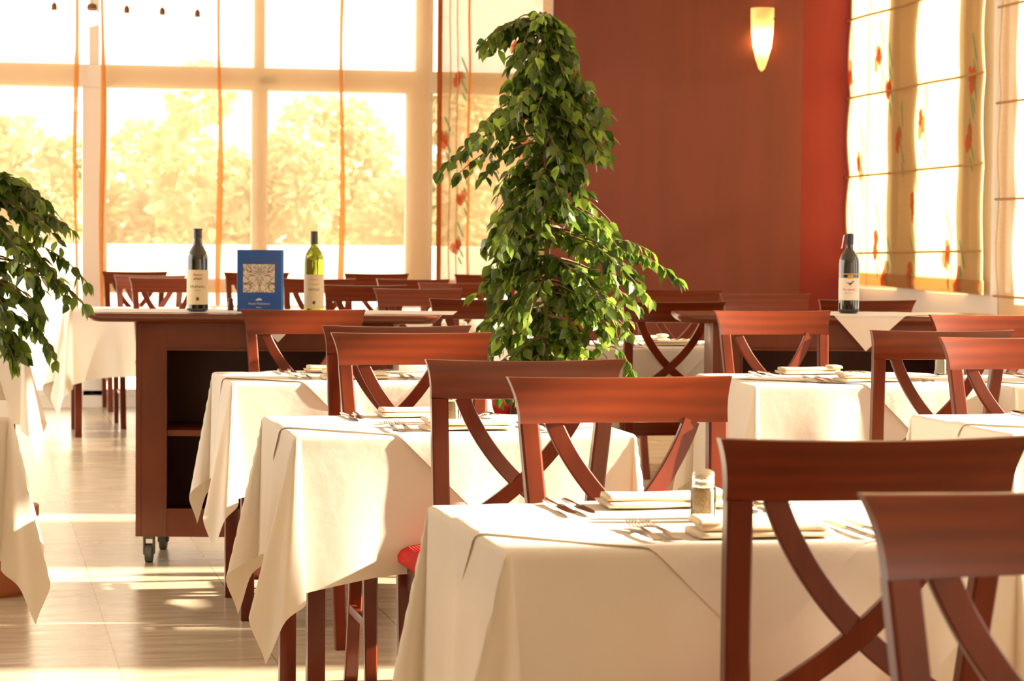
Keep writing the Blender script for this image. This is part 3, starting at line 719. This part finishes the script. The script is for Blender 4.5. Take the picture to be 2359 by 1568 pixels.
# ------------------------------------------------------------------ serving trolleys
def trolley(name_px, Zf, xl, xr, top_l, top_r, depth, htop, label, nshelf=1):
    pl = Pz(xl, 1000, Zf); pr = Pz(xr, 1000, Zf)
    a = math.atan2(pr.y - pl.y, pr.x - pl.x); c = (pl + pr) / 2; W_ = (pr - pl).length; hw = W_ / 2
    tl = Pz(top_l, 730, Zf); tr_ = Pz(top_r, 730, Zf)
    root = empty('serving_trolley', (c.x, c.y, 0), a); tag(root, label, 'serving trolley', 'mahogany serving trolleys')
    inv = Matrix.Rotation(-a, 3, 'Z'); x0 = (inv @ (tl - c)).x; x1 = (inv @ (tr_ - c)).x
    z0, z1 = .10, htop - .035
    q = MB()      # top with rounded ends
    n_ = 10; pts = []
    yb, yf_ = depth + .03, -.05; rc = .06
    for (cx_, cy_, a0) in ((x1 - rc, yf_ + rc, -PI / 2), (x1 - rc, yb - rc, 0), (x0 + rc, yb - rc, PI / 2), (x0 + rc, yf_ + rc, PI)):
        for k in range(n_ + 1): pts.append((cx_ + rc * math.cos(a0 + PI / 2 * k / n_), cy_ + rc * math.sin(a0 + PI / 2 * k / n_)))
    K = len(pts); cxm, cym = (x0 + x1) / 2, (yb + yf_) / 2
    lv = [(.035, htop - .034), (.018, htop - .030), (.004, htop - .016), (0, htop - .008), (.004, htop - .001), (.010, htop)]
    vs = []; fs = []
    for ins, z in lv:
        for x, y in pts: vs.append((x - math.copysign(ins, x - cxm), y - math.copysign(ins, y - cym), z))
    for j in range(len(lv) - 1):
        for i in range(K): fs.append((j * K + i, j * K + (i + 1) % K, (j + 1) * K + (i + 1) % K, (j + 1) * K + i))
    fs.append(tuple(range(K))[::-1]); fs.append(tuple((len(lv) - 1) * K + i for i in range(K)))
    q.add(vs, fs); q.build('trolley_top', WOODTOP, root)
    t_ = .022
    for sx_ in (-1, 1):
        q = MB(); q.box(sx_ * hw - (t_ if sx_ > 0 else 0), sx_ * hw + (t_ if sx_ < 0 else 0), 0, depth, z0, z1, .003); q.build('side_panel', WOODT, root)
        q = MB(); q.box(min(sx_ * (hw - t_), sx_ * (hw - .115)), max(sx_ * (hw - t_), sx_ * (hw - .115)), 0, .022, z0, z1, .002); q.build('stile', WOODT, root)
    q = MB(); q.box(-hw + .115, hw - .115, .002, .022, z1 - .095, z1); q.build('top_rail', WOODT, root)
    q = MB(); q.box(-hw + .115, hw - .115, .002, .022, z0, z0 + .105); q.build('bottom_rail', WOODT, root)
    q = MB(); q.box(-hw + .115, hw - .115, -.006, .03, z1 - .103, z1 - .095, .002); q.box(-hw + .109, -hw + .116, -.004, .02, z0 + .105, z1 - .1, .002); q.box(hw - .116, hw - .109, -.004, .02, z0 + .105, z1 - .1, .002); q.build('edge_beading', WOODT, root)
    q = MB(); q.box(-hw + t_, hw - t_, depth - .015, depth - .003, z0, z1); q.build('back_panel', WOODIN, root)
    zs = z0 + (z1 - z0) * .485
    q = MB(); q.box(-hw + t_, hw - t_, .006, depth - .016, zs - .011, zs + .011, .002); q.build('shelf', WOODT, root)
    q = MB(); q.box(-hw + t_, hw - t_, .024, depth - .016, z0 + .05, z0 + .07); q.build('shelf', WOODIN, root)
    RUB = bpy.data.materials.get('castor_rubber') or mat('castor_rubber', (.12, .12, .10), .5)
    for sx_ in (-1, 1):
        for yy in (.045, depth - .05):
            q = MB(); x = sx_ * (hw - .045)
            q.tube([(x - .013, yy, .035), (x + .013, yy, .035)], .035, 20); q.box(x - .02, x - .015, yy - .02, yy + .02, .03, .092); q.box(x + .015, x + .02, yy - .02, yy + .02, .03, .092); q.box(x - .02, x + .02, yy - .02, yy + .02, .088, .10)
            q.build('castor', RUB, root)
    return root, c, a, x0, x1
TR1, c1, a1, tx0, tx1 = trolley('a', 9.30, 312, 905, 197, 1012, .48, .93, 'open mahogany serving trolley holding two wine bottles and blue menu')
TR2, c2, a2, ux0, ux1 = trolley('b', 9.72, 1640, 2240, 1560, 2330, .44, .928, 'mahogany serving trolley on the right holding one dark wine bottle')

def on_trolley(c, a, x, y, z=0):
    v = Matrix.Rotation(a, 3, 'Z') @ Vector((x, y, 0)); return (c.x + v.x, c.y + v.y, z)
# trolley cloths: square cloths laid cornerwise, a corner hanging over the front edge
def trolley_cloth(c, a, ht, xc, s, yc, rz, label, depth, yfront=-.052):
    q = MB(); N = 44
    def fn(u, v):
        x0_, y0_ = (u - .5) * s[0], (v - .5) * s[1]; ca, sa = math.cos(rz), math.sin(rz)
        x = xc + x0_ * ca - y0_ * sa; y = yc + x0_ * sa + y0_ * ca
        z = ht + .002 + .0012 * noise.noise(Vector((x * 12, y * 12, 3)))
        yb_ = yfront - .002
        if y < yb_: d = yb_ - y; z -= max(0, d - .004); y = yb_ - min(d, .004) - .02 * d * math.sin(x * 20)
        if y > depth + .034: d = y - depth - .034; z -= d; y = depth + .036
        return Vector((x, y, z))
    q.grid(fn, N, N); o = q.build('cloth_square', TOPPER, loc=(c.x, c.y, 0), angle=180); o.rotation_euler.z = a
    return tag(o, label, 'cloth', 'white cloths laid over the trolleys')
trolley_cloth(c1, a1, .93, .055, (.52, .52), .205, R(45), 'white cloth laid cornerwise under the blue menu, hanging over the front', .48)
trolley_cloth(c1, a1, .93, -.385, (.50, .44), .225, R(1), 'white cloth lying flat under the dark bottle on the left trolley', .48)
trolley_cloth(c1, a1, .93, .50, (.40, .44), .225, R(-1), 'white cloth under the green bottle end of the left trolley', .48)
trolley_cloth(c2, a2, .928, .10, (.58, .58), .215, R(42), 'white cloth on the right trolley, its corner hanging in front', .44)

# bottles
def bottle(px, pyb, Z, c, a, ht, H, rad, prof, glass, caps, label_z, labels, label, back=.2):
    p = Pz(px, pyb, Z); root = empty('wine_bottle', (p.x, p.y, ht + .004)); 
    root.rotation_euler.z = -math.atan2(p.x, p.y)
    tag(root, label, 'wine bottle', 'wine bottles on the trolleys')
    q = MB(); q.lathe([(.001, .004), (rad * .8, .0), (rad, .006)] + [(r_ * rad, z_ * H) for r_, z_ in prof], 36); q.build('bottle_glass', glass, root, angle=180)
    q = MB(); q.lathe([(r_ * rad, z_ * H) for r_, z_ in caps[1]], 24); q.build('capsule', caps[0], root)
    q = MB(); z0_, z1_ = label_z; Rl = rad * 1.012
    q.grid(lambda u, v: Vector((Rl * math.sin((u - .5) * 2.9), -Rl * math.cos((u - .5) * 2.9), (z0_ + (z1_ - z0_) * v) * H)), 24, 2)
    lb = q.build('paper_label', labels[0], root, angle=180)
    for (txt, sz, zz, m_, sh, xs) in labels[1]:
        t_ = text_mesh('label_text', txt, sz, m_, lb, Matrix.Identity(4), .0002, 'CENTER', sh, xs)
        for v in t_.data.vertices:
            x, y, z = v.co; an = x / Rl; rr2 = Rl + .0006 + z * .5; v.co = Vector((rr2 * math.sin(an), -rr2 * math.cos(an), zz * H + y))
    return root, lb, Rl
DKG = mat('dark_bottle_glass', (.012, .008, .005), .06, spec=.7, Coat_Weight=.6)
GRG = mat('green_bottle_glass', (.42, .50, .04), .04, Transmission_Weight=.75, IOR=1.3)
BORD = [(1, .05), (1, .62), (.96, .67), (.80, .73), (.55, .775), (.40, .80), (.37, .83), (.36, .985), (.40, .99), (.40, 1.0), (.01, 1.0)]
SLOPE = [(1, .04), (1, .62), (.96, .665), (.82, .715), (.62, .765), (.47, .81), (.41, .87), (.37, .985), (.42, .985), (.42, 1.0), (.01, 1.0)]
CREAM = mat('cream_label_paper', (.80, .66, .44), .7); INKR = mat('red_label_ink', (.50, .10, .05), .7); INKD = mat('dark_label_ink', (.16, .10, .06), .7); INKG = mat('gold_label_ink', (.62, .38, .08), .4)
INKR2 = mat('faint_red_ink', (.66, .38, .22), .7)
b1, lb1, Rl1 = bottle(455, 716, 9.40, c1, a1, .93, .308, .040, SLOPE, DKG, (mat('dark_capsule', (.035, .03, .022), .35), [(.41, .86), (.40, .93), (.40, .985), (.44, .985), (.44, 1.003), (.01, 1.004)]), (.085, .505),
    (CREAM, [('Plantaze', .011, .445, INKR, .3, 1), ('APRES', .012, .395, INKD, .2, 1), ('VRANAC', .0125, .30, INKD, 0, 1.25), ('Crna Gora', .005, .26, INKD, 0, 1)]), 'dark sloping-shouldered wine bottle with cream label left of the blue menu')
b2, lb2, Rl2 = bottle(723, 710, 9.55, c1, a1, .93, .302, .0375, BORD, GRG, (mat('olive_capsule', (.06, .05, .022), .4), [(.385, .84), (.385, 1.0), (.01, 1.004)]), (.035, .46),
    (CREAM, [('Plantaze', .010, .40, INKR2, .3, 1), ('Crnogorski', .008, .34, INKR2, 0, 1), ('KRSTAC', .011, .27, INKD, 0, 1.1)]), 'green wine bottle with cream label right of the blue menu')
for lb, Rl, zz in ((lb1, Rl1, .155 * .308), (lb2, Rl2, .11 * .302)):
    q = MB(); 
    for k in range(3): q.add([Vector((.0065 * math.cos(2 * PI * i / 6 + k) * (1 - .25 * k), -Rl - .0008 - .0002 * k, zz + .0075 * math.sin(2 * PI * i / 6 + k) * (1 - .25 * k))) for i in range(6)], [tuple(range(6))])
    q.build('label_crest', INKD, lb, smooth=False)
WLAB = mat('white_label_paper', (.85, .76, .66), .7)
b3, lb3, Rl3 = bottle(1955, 722, 9.9, c2, a2, .928, .312, .0405, BORD, DKG, (mat('black_capsule', (.03, .02, .028), .35), [(.40, .86), (.40, 1.0), (.01, 1.004)]), (.165, .445),
    (WLAB, [('Na capanu', .0125, .30, mat('scarlet_ink', (.75, .07, .02), .6), .25, 1.0), ('vrhunsko crno vino', .0045, .255, INKD, 0, 1)]), 'dark wine bottle with white bird label on the right trolley')
q = MB(); q.grid(lambda u, v: Vector(((Rl3 + .0004) * math.sin((u - .5) * 2.7), -(Rl3 + .0004) * math.cos((u - .5) * 2.7), (.487 + .012 * v) * .312)), 24, 1); q.build('gold_band', INKG, b3)
q = MB(); q.grid(lambda u, v: Vector(((Rl3 + .0006) * math.sin(.12 + (u - .5) * .5), -(Rl3 + .0006) * math.cos(.12 + (u - .5) * .5), (.435 + .045 * v) * .312)), 8, 1); q.build('gold_seal', INKG, b3)
q = MB(); bird = [(-.018, .006), (-.006, .002), (.002, .004), (.008, .010), (.014, .011), (.016, .008), (.011, .006), (.006, -.001), (0, -.006), (.003, -.012), (-.003, -.006), (-.008, -.002)]
q.add([Vector((Rl3 * math.sin((x + .006) / Rl3) * 1.01, -Rl3 * math.cos((x + .006) / Rl3) - .001, .375 * .312 + z)) for x, z in bird], [tuple(range(len(bird)))]); q.build('bird_mark', INKD, lb3, smooth=False)
q = MB(); q.grid(lambda u, v: Vector((-.019 - .010 * v - .004 * math.sin(u * PI), -.012 + u * .016, .307 - v * .052 + .004 * math.sin(v * 6))), 4, 6); q.build('neck_tag', WLAB, b3)

# blue menu standing upright
p = Pz(598, 708, 9.42); MN = empty('menu_folder', (p.x, p.y, .934), -math.atan2(p.x, p.y) * .85 - R(2)); tag(MN, 'glossy blue menu folder standing upright between the two left bottles', 'menu')
BLUE = mat('blue_cover', (.014, .085, .36), .32); BLUE2 = mat('blue_cover_edge', (.03, .20, .62), .3)
MW, MHh = .168, .231
q = MB(); q.box(-MW / 2, MW / 2, -.003, .003, 0, MHh, .0015); q.build('front_cover', BLUE, MN)
q = MB(); mt = Matrix.Translation((MW / 2, .002, 0)) @ Matrix.Rotation(R(118), 4, 'Z'); q.box(0, .12, 0, .005, 0, MHh - .002, .0015, mt); q.build('back_cover', BLUE, MN)
q = MB(); q.lathe([(.0055, 0), (.0055, MHh)], 12, c=(MW / 2, .001, 0)); q.build('spine', BLUE2, MN)
pm = mat('cover_photograph', rough=.35); n, l, b = nodes(pm); tc = n.new('ShaderNodeTexCoord'); mp = n.new('ShaderNodeMapping'); mp.inputs['Location'].default_value = (0, 0, -.13)
sp = n.new('ShaderNodeSeparateXYZ'); at = n.new('ShaderNodeMath'); at.operation = 'ARCTAN2'; ab = n.new('ShaderNodeMath'); ab.operation = 'ABSOLUTE'
l.new(tc.outputs['Object'], mp.inputs[0]); l.new(mp.outputs[0], sp.inputs[0]); l.new(sp.outputs[0], ab.inputs[0]); l.new(ab.outputs[0], at.inputs[0]); l.new(sp.outputs[2], at.inputs[1])
cb = n.new('ShaderNodeCombineXYZ'); ml = n.new('ShaderNodeMath'); ml.operation = 'MULTIPLY'; ml.inputs[1].default_value = 3.0; l.new(at.outputs[0], ml.inputs[0]); l.new(ml.outputs[0], cb.inputs[0])
ln = n.new('ShaderNodeVectorMath'); ln.operation = 'LENGTH'; l.new(mp.outputs[0], ln.inputs[0]); m3 = n.new('ShaderNodeMath'); m3.operation = 'MULTIPLY'; m3.inputs[1].default_value = 30; l.new(ln.outputs['Value'], m3.inputs[0]); l.new(m3.outputs[0], cb.inputs[1])
nz = n.new('ShaderNodeTexNoise'); nz.inputs['Scale'].default_value = 1.7; nz.inputs['Detail'].default_value = 2; nz.inputs['Distortion'].default_value = 1.5; l.new(cb.outputs[0], nz.inputs[0])
cr = n.new('ShaderNodeValToRGB'); cr.color_ramp.elements[0].position = .34; cr.color_ramp.elements[0].color = (.20, .14, .09, 1); cr.color_ramp.elements[1].position = .62; cr.color_ramp.elements[1].color = (.78, .64, .46, 1)
e_ = cr.color_ramp.elements.new(.45); e_.color = (.38, .36, .34, 1); l.new(nz.outputs[0], cr.inputs[0]); l.new(cr.outputs[0], b.inputs['Base Color'])
q = MB(); q.box(-.062, .056, -.0042, -.0028, .072, .178); q.build('cover_picture', pm, MN, smooth=False)
SILV = mat('silver_print', (.62, .60, .58), .4); FAINT = mat('faint_blue_print', (.06, .16, .42), .4)
def RX90(x, z, y=-.0042): return Matrix.Translation((x, y, z)) @ Matrix.Rotation(R(90), 4, 'X')
text_mesh('cover_text', 'Hotel Mediteran', .0125, SILV, MN, RX90(-.002, .030), xs=.95)
text_mesh('cover_text', 'Budva', .0085, SILV, MN, RX90(-.002, .016))
text_mesh('cover_text', 'Jelovnik  Restoran', .010, FAINT, MN, RX90(0, .208)); text_mesh('cover_text', 'Menu  Speisekarte', .010, FAINT, MN, RX90(.004, .196))
q = MB(); q.add([Vector((-.003 + .0125 * math.cos(a) , -.0043, .041 + .008 * math.sin(a) + (.002 if a < 2 else 0))) for a in [i * PI / 9 for i in range(10)]], [tuple(range(10))]); q.build('cover_emblem', SILV, MN, smooth=False)
p = Pz(531, 716, 9.55); MG = empty('pepper_mill', (p.x, p.y, .934)); tag(MG, 'small brown wooden pepper mill left of the blue menu', 'pepper mill')
q = MB(); q.lathe([(.001, 0), (.012, 0), (.0125, .02), (.009, .034)], 16); q.build('mill_body', WOODT, MG); q = MB(); q.lathe([(.009, .034), (.011, .040), (.007, .047), (.001, .048)], 16); q.build('mill_cap', WOODT, MG)

# ------------------------------------------------------------------ ficus plants
def add_leaf(q, base, d, ln_, wd, roll, curl):
    d = d.normalized(); side = d.cross(Vector((0, 0, 1)));
    if side.length < .05: side = Vector((1, 0, 0))
    side.normalize(); side = Matrix.Rotation(roll, 3, d) @ side; nrm = side.cross(d).normalized()
    prof = [(0, .04), (.14, .62), (.34, 1.0), (.58, .86), (.80, .40), (.92, .12), (1.0, .01)]
    vs = []; fs = []
    for t, w_ in prof:
        c = base + d * (ln_ * t) - nrm * (curl * ln_ * t * t)
        vs += [c - side * (wd * w_) + nrm * (wd * w_ * .28), c, c + side * (wd * w_) + nrm * (wd * w_ * .28)]
    for i in range(len(prof) - 1):
        o = i * 3; fs += [(o, o + 1, o + 4, o + 3), (o + 1, o + 2, o + 5, o + 4)]
    q.add(vs, fs)
def ficus(px, Z, prof, nbr, label, leaf=.058, seed=1, side_only=None, base_r=.02, pot=True, topz=None):
    r_ = random.Random(seed)
    b0 = Pz(px, 700, Z); b0.z = 0; root = empty('potted_ficus', b0); tag(root, label, 'potted plant', 'potted weeping figs')
    k_ = Z / F
    def zpix(y): return CH - (y - (540 + .008 * (px - 1180))) * k_
    ztop = zpix(prof[0][0]) if topz is None else topz
    q = MB(); trunk = [Vector((.012 * math.sin(z * 3.0 + seed), .01 * math.cos(z * 2.3), z)) for z in [.22 + (ztop - .27) * i / 24 for i in range(25)]]
    q.tube(trunk, lambda i: base_r * (1 - .75 * i / 24), 10); q.build('trunk', TRUNK, root)
    def ext(z):
        ys = [(zpix(y), l_, rg) for y, l_, rg in prof]
        for i in range(len(ys) - 1):
            if ys[i][0] >= z >= ys[i + 1][0]:
                t = (ys[i][0] - z) / max(1e-6, ys[i][0] - ys[i + 1][0]); return (ys[i][1] * (1 - t) + ys[i + 1][1] * t) * k_, (ys[i][2] * (1 - t) + ys[i + 1][2] * t) * k_
        return ys[-1][1] * k_, ys[-1][2] * k_
    fq = MB(); bq = MB(); zlo = zpix(prof[-1][0])
    for i in range(nbr):
        zt = zlo + (ztop - zlo) * ((i + r_.random()) / nbr)
        L_, R_ = ext(zt)
        az = r_.uniform(0, 2 * PI) if r_.random() < .45 else r_.choice((0, PI)) + r_.gauss(0, .35)
        cx = math.cos(az)        # along camera right
        lim = (R_ if cx > 0 else L_) ; depth_lim = min(.36, (L_ + R_) / 2 + .03)
        reach = math.hypot(cx * lim, math.sin(az) * depth_lim) * r_.uniform(.45, 1.05) * (1 + .25 * noise.noise(Vector((az * 1.5, zt * 7, seed))))
        if side_only and r_.random() < .5 and cx < 0: continue
        dirv = (rh * (cx * lim) + fh * (math.sin(az) * depth_lim)); 
        if dirv.length < 1e-4: continue
        dirv.normalize()
        z0 = min(ztop - .04, zt + reach * .35 + .03)
        tp = Vector((0, 0, z0)); ti = min(24, max(0, int((z0 - .22) / max(.01, ztop - .27) * 24))); tp = Vector((trunk[ti].x, trunk[ti].y, z0))
        end = Vector((0, 0, zt - .02)) + dirv * max(reach, .03)
        mid = tp * .45 + end * .55 + Vector((0, 0, .10 * reach + .05))
        pts = [tp * (1 - t) ** 2 + mid * 2 * t * (1 - t) + end * t * t for t in [j / 9 for j in range(10)]]
        bq.tube(pts, lambda j: .0035 * (1 - .8 * j / 9) + .0006, 5)
        for j in range(1, 10):
            nl = 3 if reach > .12 else 2
            if r_.random() < (.15 if j < 4 else 0): continue
            for s in range(nl):
                tg = (pts[j] - pts[j - 1]).normalized()
                out = Vector((r_.gauss(0, 1), r_.gauss(0, 1), 0)).normalized()
                d_ = tg * r_.uniform(.2, .7) + out * .65 + Vector((0, 0, -r_.uniform(.1, .9)))
                p_ = pts[j] + (pts[j - 1] - pts[j]) * r_.random() + Vector((0, 0, -.004))
                ln_ = leaf * r_.uniform(.7, 1.15)
                add_leaf(fq, p_ + d_.normalized() * .008, d_, ln_, ln_ * r_.uniform(.27, .34), r_.uniform(-1.2, 1.2), r_.uniform(0, .3))
    bq.build('branches', TRUNK, root); fq.build('foliage', LEAF, root, angle=180)
    if pot:
        q = MB(); q.lathe([(.001, .0), (.13, .0), (.145, .02), (.165, .26), (.18, .265), (.18, .30), (.16, .30), (.155, .27), (.001, .26)], 32); q.build('pot', mat('terracotta_pot', (.42, .14, .06), .7), root)
        q = MB(); q.lathe([(.001, .262), (.15, .268)], 24); q.build('soil', mat('dark_soil', (.04, .025, .015), .95), root)
    return root
# prof rows: (pixel y, left extent px, right extent px)
PF1 = [(28, 60, 20), (60, 100, 55), (90, 150, 65), (140, 120, 80), (200, 90, 140), (260, 170, 165), (330, 215, 165), (400, 205, 120), (440, 160, 110), (500, 150, 180), (560, 150, 250), (620, 170, 300), (700, 180, 260), (780, 170, 200), (850, 140, 190), (900, 130, 200)]
ficus(1250, 8.7, PF1, 185, 'tall potted weeping fig in the middle before the brown wall', .053, 11, base_r=.014)
PF2 = [(392, 100, 90), (420, 180, 130), (470, 240, 170), (540, 280, 225), (600, 290, 225), (660, 290, 235), (720, 250, 215), (780, 190, 170), (830, 160, 150)]
ficus(-35, 8.5, PF2, 70, 'smaller potted weeping fig at the left edge before the window', .056, 17, base_r=.012)
# the single long left twig and right spray of the big ficus belong to its outline
def twig(root_px, root_py, end_px, end_py, Z, n_, seed, rootobj, leafs=.055):
    r_ = random.Random(seed); a = Pz(root_px, root_py, Z) - rootobj.location; b_ = Pz(end_px, end_py, Z - .08) - rootobj.location
    mid = (a + b_) / 2 + Vector((0, 0, .05)); pts = [a * (1 - t) ** 2 + mid * 2 * t * (1 - t) + b_ * t * t for t in [j / n_ for j in range(n_ + 1)]]
    bq = MB(); bq.tube(pts, .0018, 5); bq.build('branch', TRUNK, rootobj); fq = MB()
    for j in range(2, n_ + 1):
        for s in range(3 if j > n_ // 3 else 1):
            d_ = (pts[j] - pts[j - 1]).normalized() * .5 + Vector((r_.gauss(0, .5), r_.gauss(0, .5), -r_.uniform(.4, 1.1)))
            ln_ = leafs * r_.uniform(.75, 1.1); add_leaf(fq, pts[j], d_, ln_, ln_ * .27, r_.uniform(-.8, .8), .15)
    fq.build('leaf_spray', LEAF, rootobj, angle=180)
FIC = [o for o in COL.objects if o.name.startswith('potted_ficus')]
twig(1130, 330, 1012, 392, 8.7, 6, 3, FIC[0]); twig(1380, 560, 1560, 640, 8.7, 13, 4, FIC[0]); twig(1360, 620, 1500, 690, 8.6, 9, 5, FIC[0]); twig(1360, 560, 1500, 580, 8.6, 9, 8, FIC[0])
twig(1200, 60, 1118, 110, 8.7, 8, 6, FIC[0]); twig(1400, 800, 1455, 850, 8.6, 6, 7, FIC[0])
for i, (a_, b_, c_, d_) in enumerate(((60, 500, 165, 530), (70, 560, 200, 650), (60, 620, 190, 700), (50, 720, 130, 830), (30, 440, 95, 470), (20, 760, 30, 840))): twig(a_, b_, c_, d_, 8.5, 8, 30 + i, FIC[1])

# ------------------------------------------------------------------ outside
GR = add_noise(mat('terrace_paving', rough=.8), (1, 1, 1), (.70, .66, .58), (.80, .76, .68), 1.5, 3)
q = MB(); q.box(-60, 60, FY + .3, 90, -.35, -.12); q.box(RX + .4, 60, -30, FY + .25, -.35, -.12); struct(q.build('ground', GR, smooth=False), 'sunlit pale terrace paving outside the windows')
WALLW = mat('white_render', (.88, .86, .80), .8)
q = MB(); q.box(-14, 16, 27.0, 27.3, -.12, 1.23 - (564 - 535) * 27 / F + .0, .02); struct(q.build('trim_1', WALLW, smooth=False), 'low white terrace wall outside the end window')
def tree(x, y, H, Rr, label, seed, n_=900, z0=.6):
    r_ = random.Random(seed); root = empty('garden_tree', (x, y, -.12)); tag(root, label, 'tree', 'trees beyond the terrace wall')
    q = MB(); q.tube([Vector((.1 * math.sin(k), .08 * math.cos(k * 2), k * H * .1)) for k in range(8)], lambda i: .14 - .012 * i, 8); q.build('trunk', TRUNK, root)
    q = MB()
    cl = [Vector((r_.uniform(-1, 1) * Rr * .8, r_.uniform(-1, 1) * Rr * .35, r_.uniform(z0, 1.0) * H)) for _ in range(16)]
    for k in range(n_):
        c = r_.choice(cl); v = Vector((r_.gauss(0, 1), r_.gauss(0, 1), r_.gauss(0, 1))).normalized() * Rr * .38 * r_.uniform(.6, 1.0)
        p_ = c + v; p_.z = max(p_.z, .3)
        d_ = v.normalized() + Vector((r_.gauss(0, .5), r_.gauss(0, .5), r_.gauss(0, .5)))
        ln_ = r_.uniform(.09, .17); add_leaf(q, p_, d_, ln_, ln_ * .4, r_.uniform(-1.5, 1.5), .2)
    q.build('foliage', TREEL, root, angle=180)
TD = [(-120, 35.5, 3.3, 1.0, 'pale tree seen above the small ficus, far left of the window'), (30, 29.5, 2.1, 1.0, 'low bushy tree seen behind the leftmost blind'), (300, 32.5, 2.1, 1.0, 'bushy tree seen left of the dark bottle\'s window pane'),
      (450, 35.5, 2.5, 1.0, 'bushy tree seen behind the dark wine bottle'), (570, 29.5, 3.0, 1.0, 'taller tree seen behind the central mullion'), (740, 32.5, 3.2, 1.0, 'tallest tree, rising into the upper centre pane'),
      (850, 35.5, 2.6, 1.0, 'bushy tree seen right of the green bottle'), (1030, 29.5, 2.8, 1.0, 'tree seen behind the window\'s right mullion'), (1150, 32.5, 3.0, 1.0, 'tree seen through the floral curtain')]
for i, (px, y, H, Rr, lb) in enumerate(TD):
    p = PY(px, 500, y); tree(p.x, p.y, H, Rr, lb, 50 + i, 5200, .08)
# parasol on the terrace
p = PY(-20, 250, 26); PS = empty('parasol', (p.x, p.y, -.12)); tag(PS, 'white terrace parasol seen outside at far left', 'parasol')
zp = PY(45, 236, 26).z + .12
q = MB(); q.lathe([(1.0, zp - .10), (1.0, zp), (.5, zp + .18), (.05, zp + .34), (.001, zp + .35)], 8); q.build('canopy', mat('lilac_white_canvas', (.86, .78, .84), .8), PS, smooth=False)
q = MB(); q.tube([(0, 0, .05), (0, 0, zp + .4)], .025, 10); q.build('pole', CHROME, PS); q = MB(); q.lathe([(.001, .06), (.25, .05), (.27, 0), (.001, 0)], 20); q.build('base', WALLW, PS)
# white terrace chair
p = PY(120, 880, 19.6); WC = empty('terrace_chair', (p.x, p.y, -.12), R(30)); tag(WC, 'white metal terrace chair outside, seen past the small ficus', 'chair')
for sx_ in (-1, 1):
    for sy_ in (-1, 1): q = MB(); q.tube([(sx_ * .2, sy_ * .2, .0), (sx_ * .19, sy_ * .19, .44)], .014, 8); q.build('leg', WALLW, WC)
    q = MB(); q.tube([(sx_ * .19, -.19, .44), (sx_ * .19, -.26, .88)], .014, 8); q.build('back_post', WALLW, WC)
q = MB(); q.box(-.21, .21, -.21, .21, .43, .46, .008); q.build('seat', WALLW, WC)
for k in range(4): q = MB(); yy = -.21 - .015 * k; q.box(-.19, .19, yy - .03, yy - .02, .55 + .09 * k, .60 + .09 * k, .003); q.build('back_slat', WALLW, WC)

# hanging lamps above the far tables
PND = mat('dark_bronze', (.16, .07, .03), .4, .6)
def pendant(px, py, Z, label, lit=False):
    p = Pz(px, py, Z); root = empty('hanging_lamp', p); tag(root, label, 'hanging lamp', 'small hanging lamps before the end window')
    if not lit:
        q = MB(); q.lathe([(.001, .028), (.006, .022), (.017, .008), (.018, -.026), (.001, -.026)], 14); q.build('lamp_cap', PND, root)
    else:
        q = MB(); q.lathe([(.001, .10), (.03, .09), (.035, .06), (.025, .05), (.03, .045)], 14); q.build('lamp_cap', PND, root)
        gm = bpy.data.materials.new('globe_glow'); gm.use_nodes = True; e = gm.node_tree.nodes['Principled BSDF']; e.inputs['Emission Color'].default_value = (1, .85, .6, 1); e.inputs['Emission Strength'].default_value = 4
        q = MB(); q.lathe([(.001, .05), (.03, .045), (.05, .02), (.052, -.01), (.04, -.04), (.001, -.052)], 20); q.build('globe', gm, root)
    q = MB(); q.tube([(0, 0, .09 if lit else .026), (0, 0, CZ - p.z)], .0012, 5); q.build('wire', PND, root)
pendant(125, 14, 16.6, 'leftmost of the four tiny hanging lamps before the window')
pendant(292, 21, 16.6, 'tiny hanging lamp just right of the lit globe')
pendant(374, 25, 16.6, 'tiny hanging lamp third from left before the window')
pendant(455, 30, 16.6, 'rightmost of the four tiny hanging lamps before the window')
pendant(212, 42, 16.6, 'bright lit globe lamp hanging before the left mullion', True)
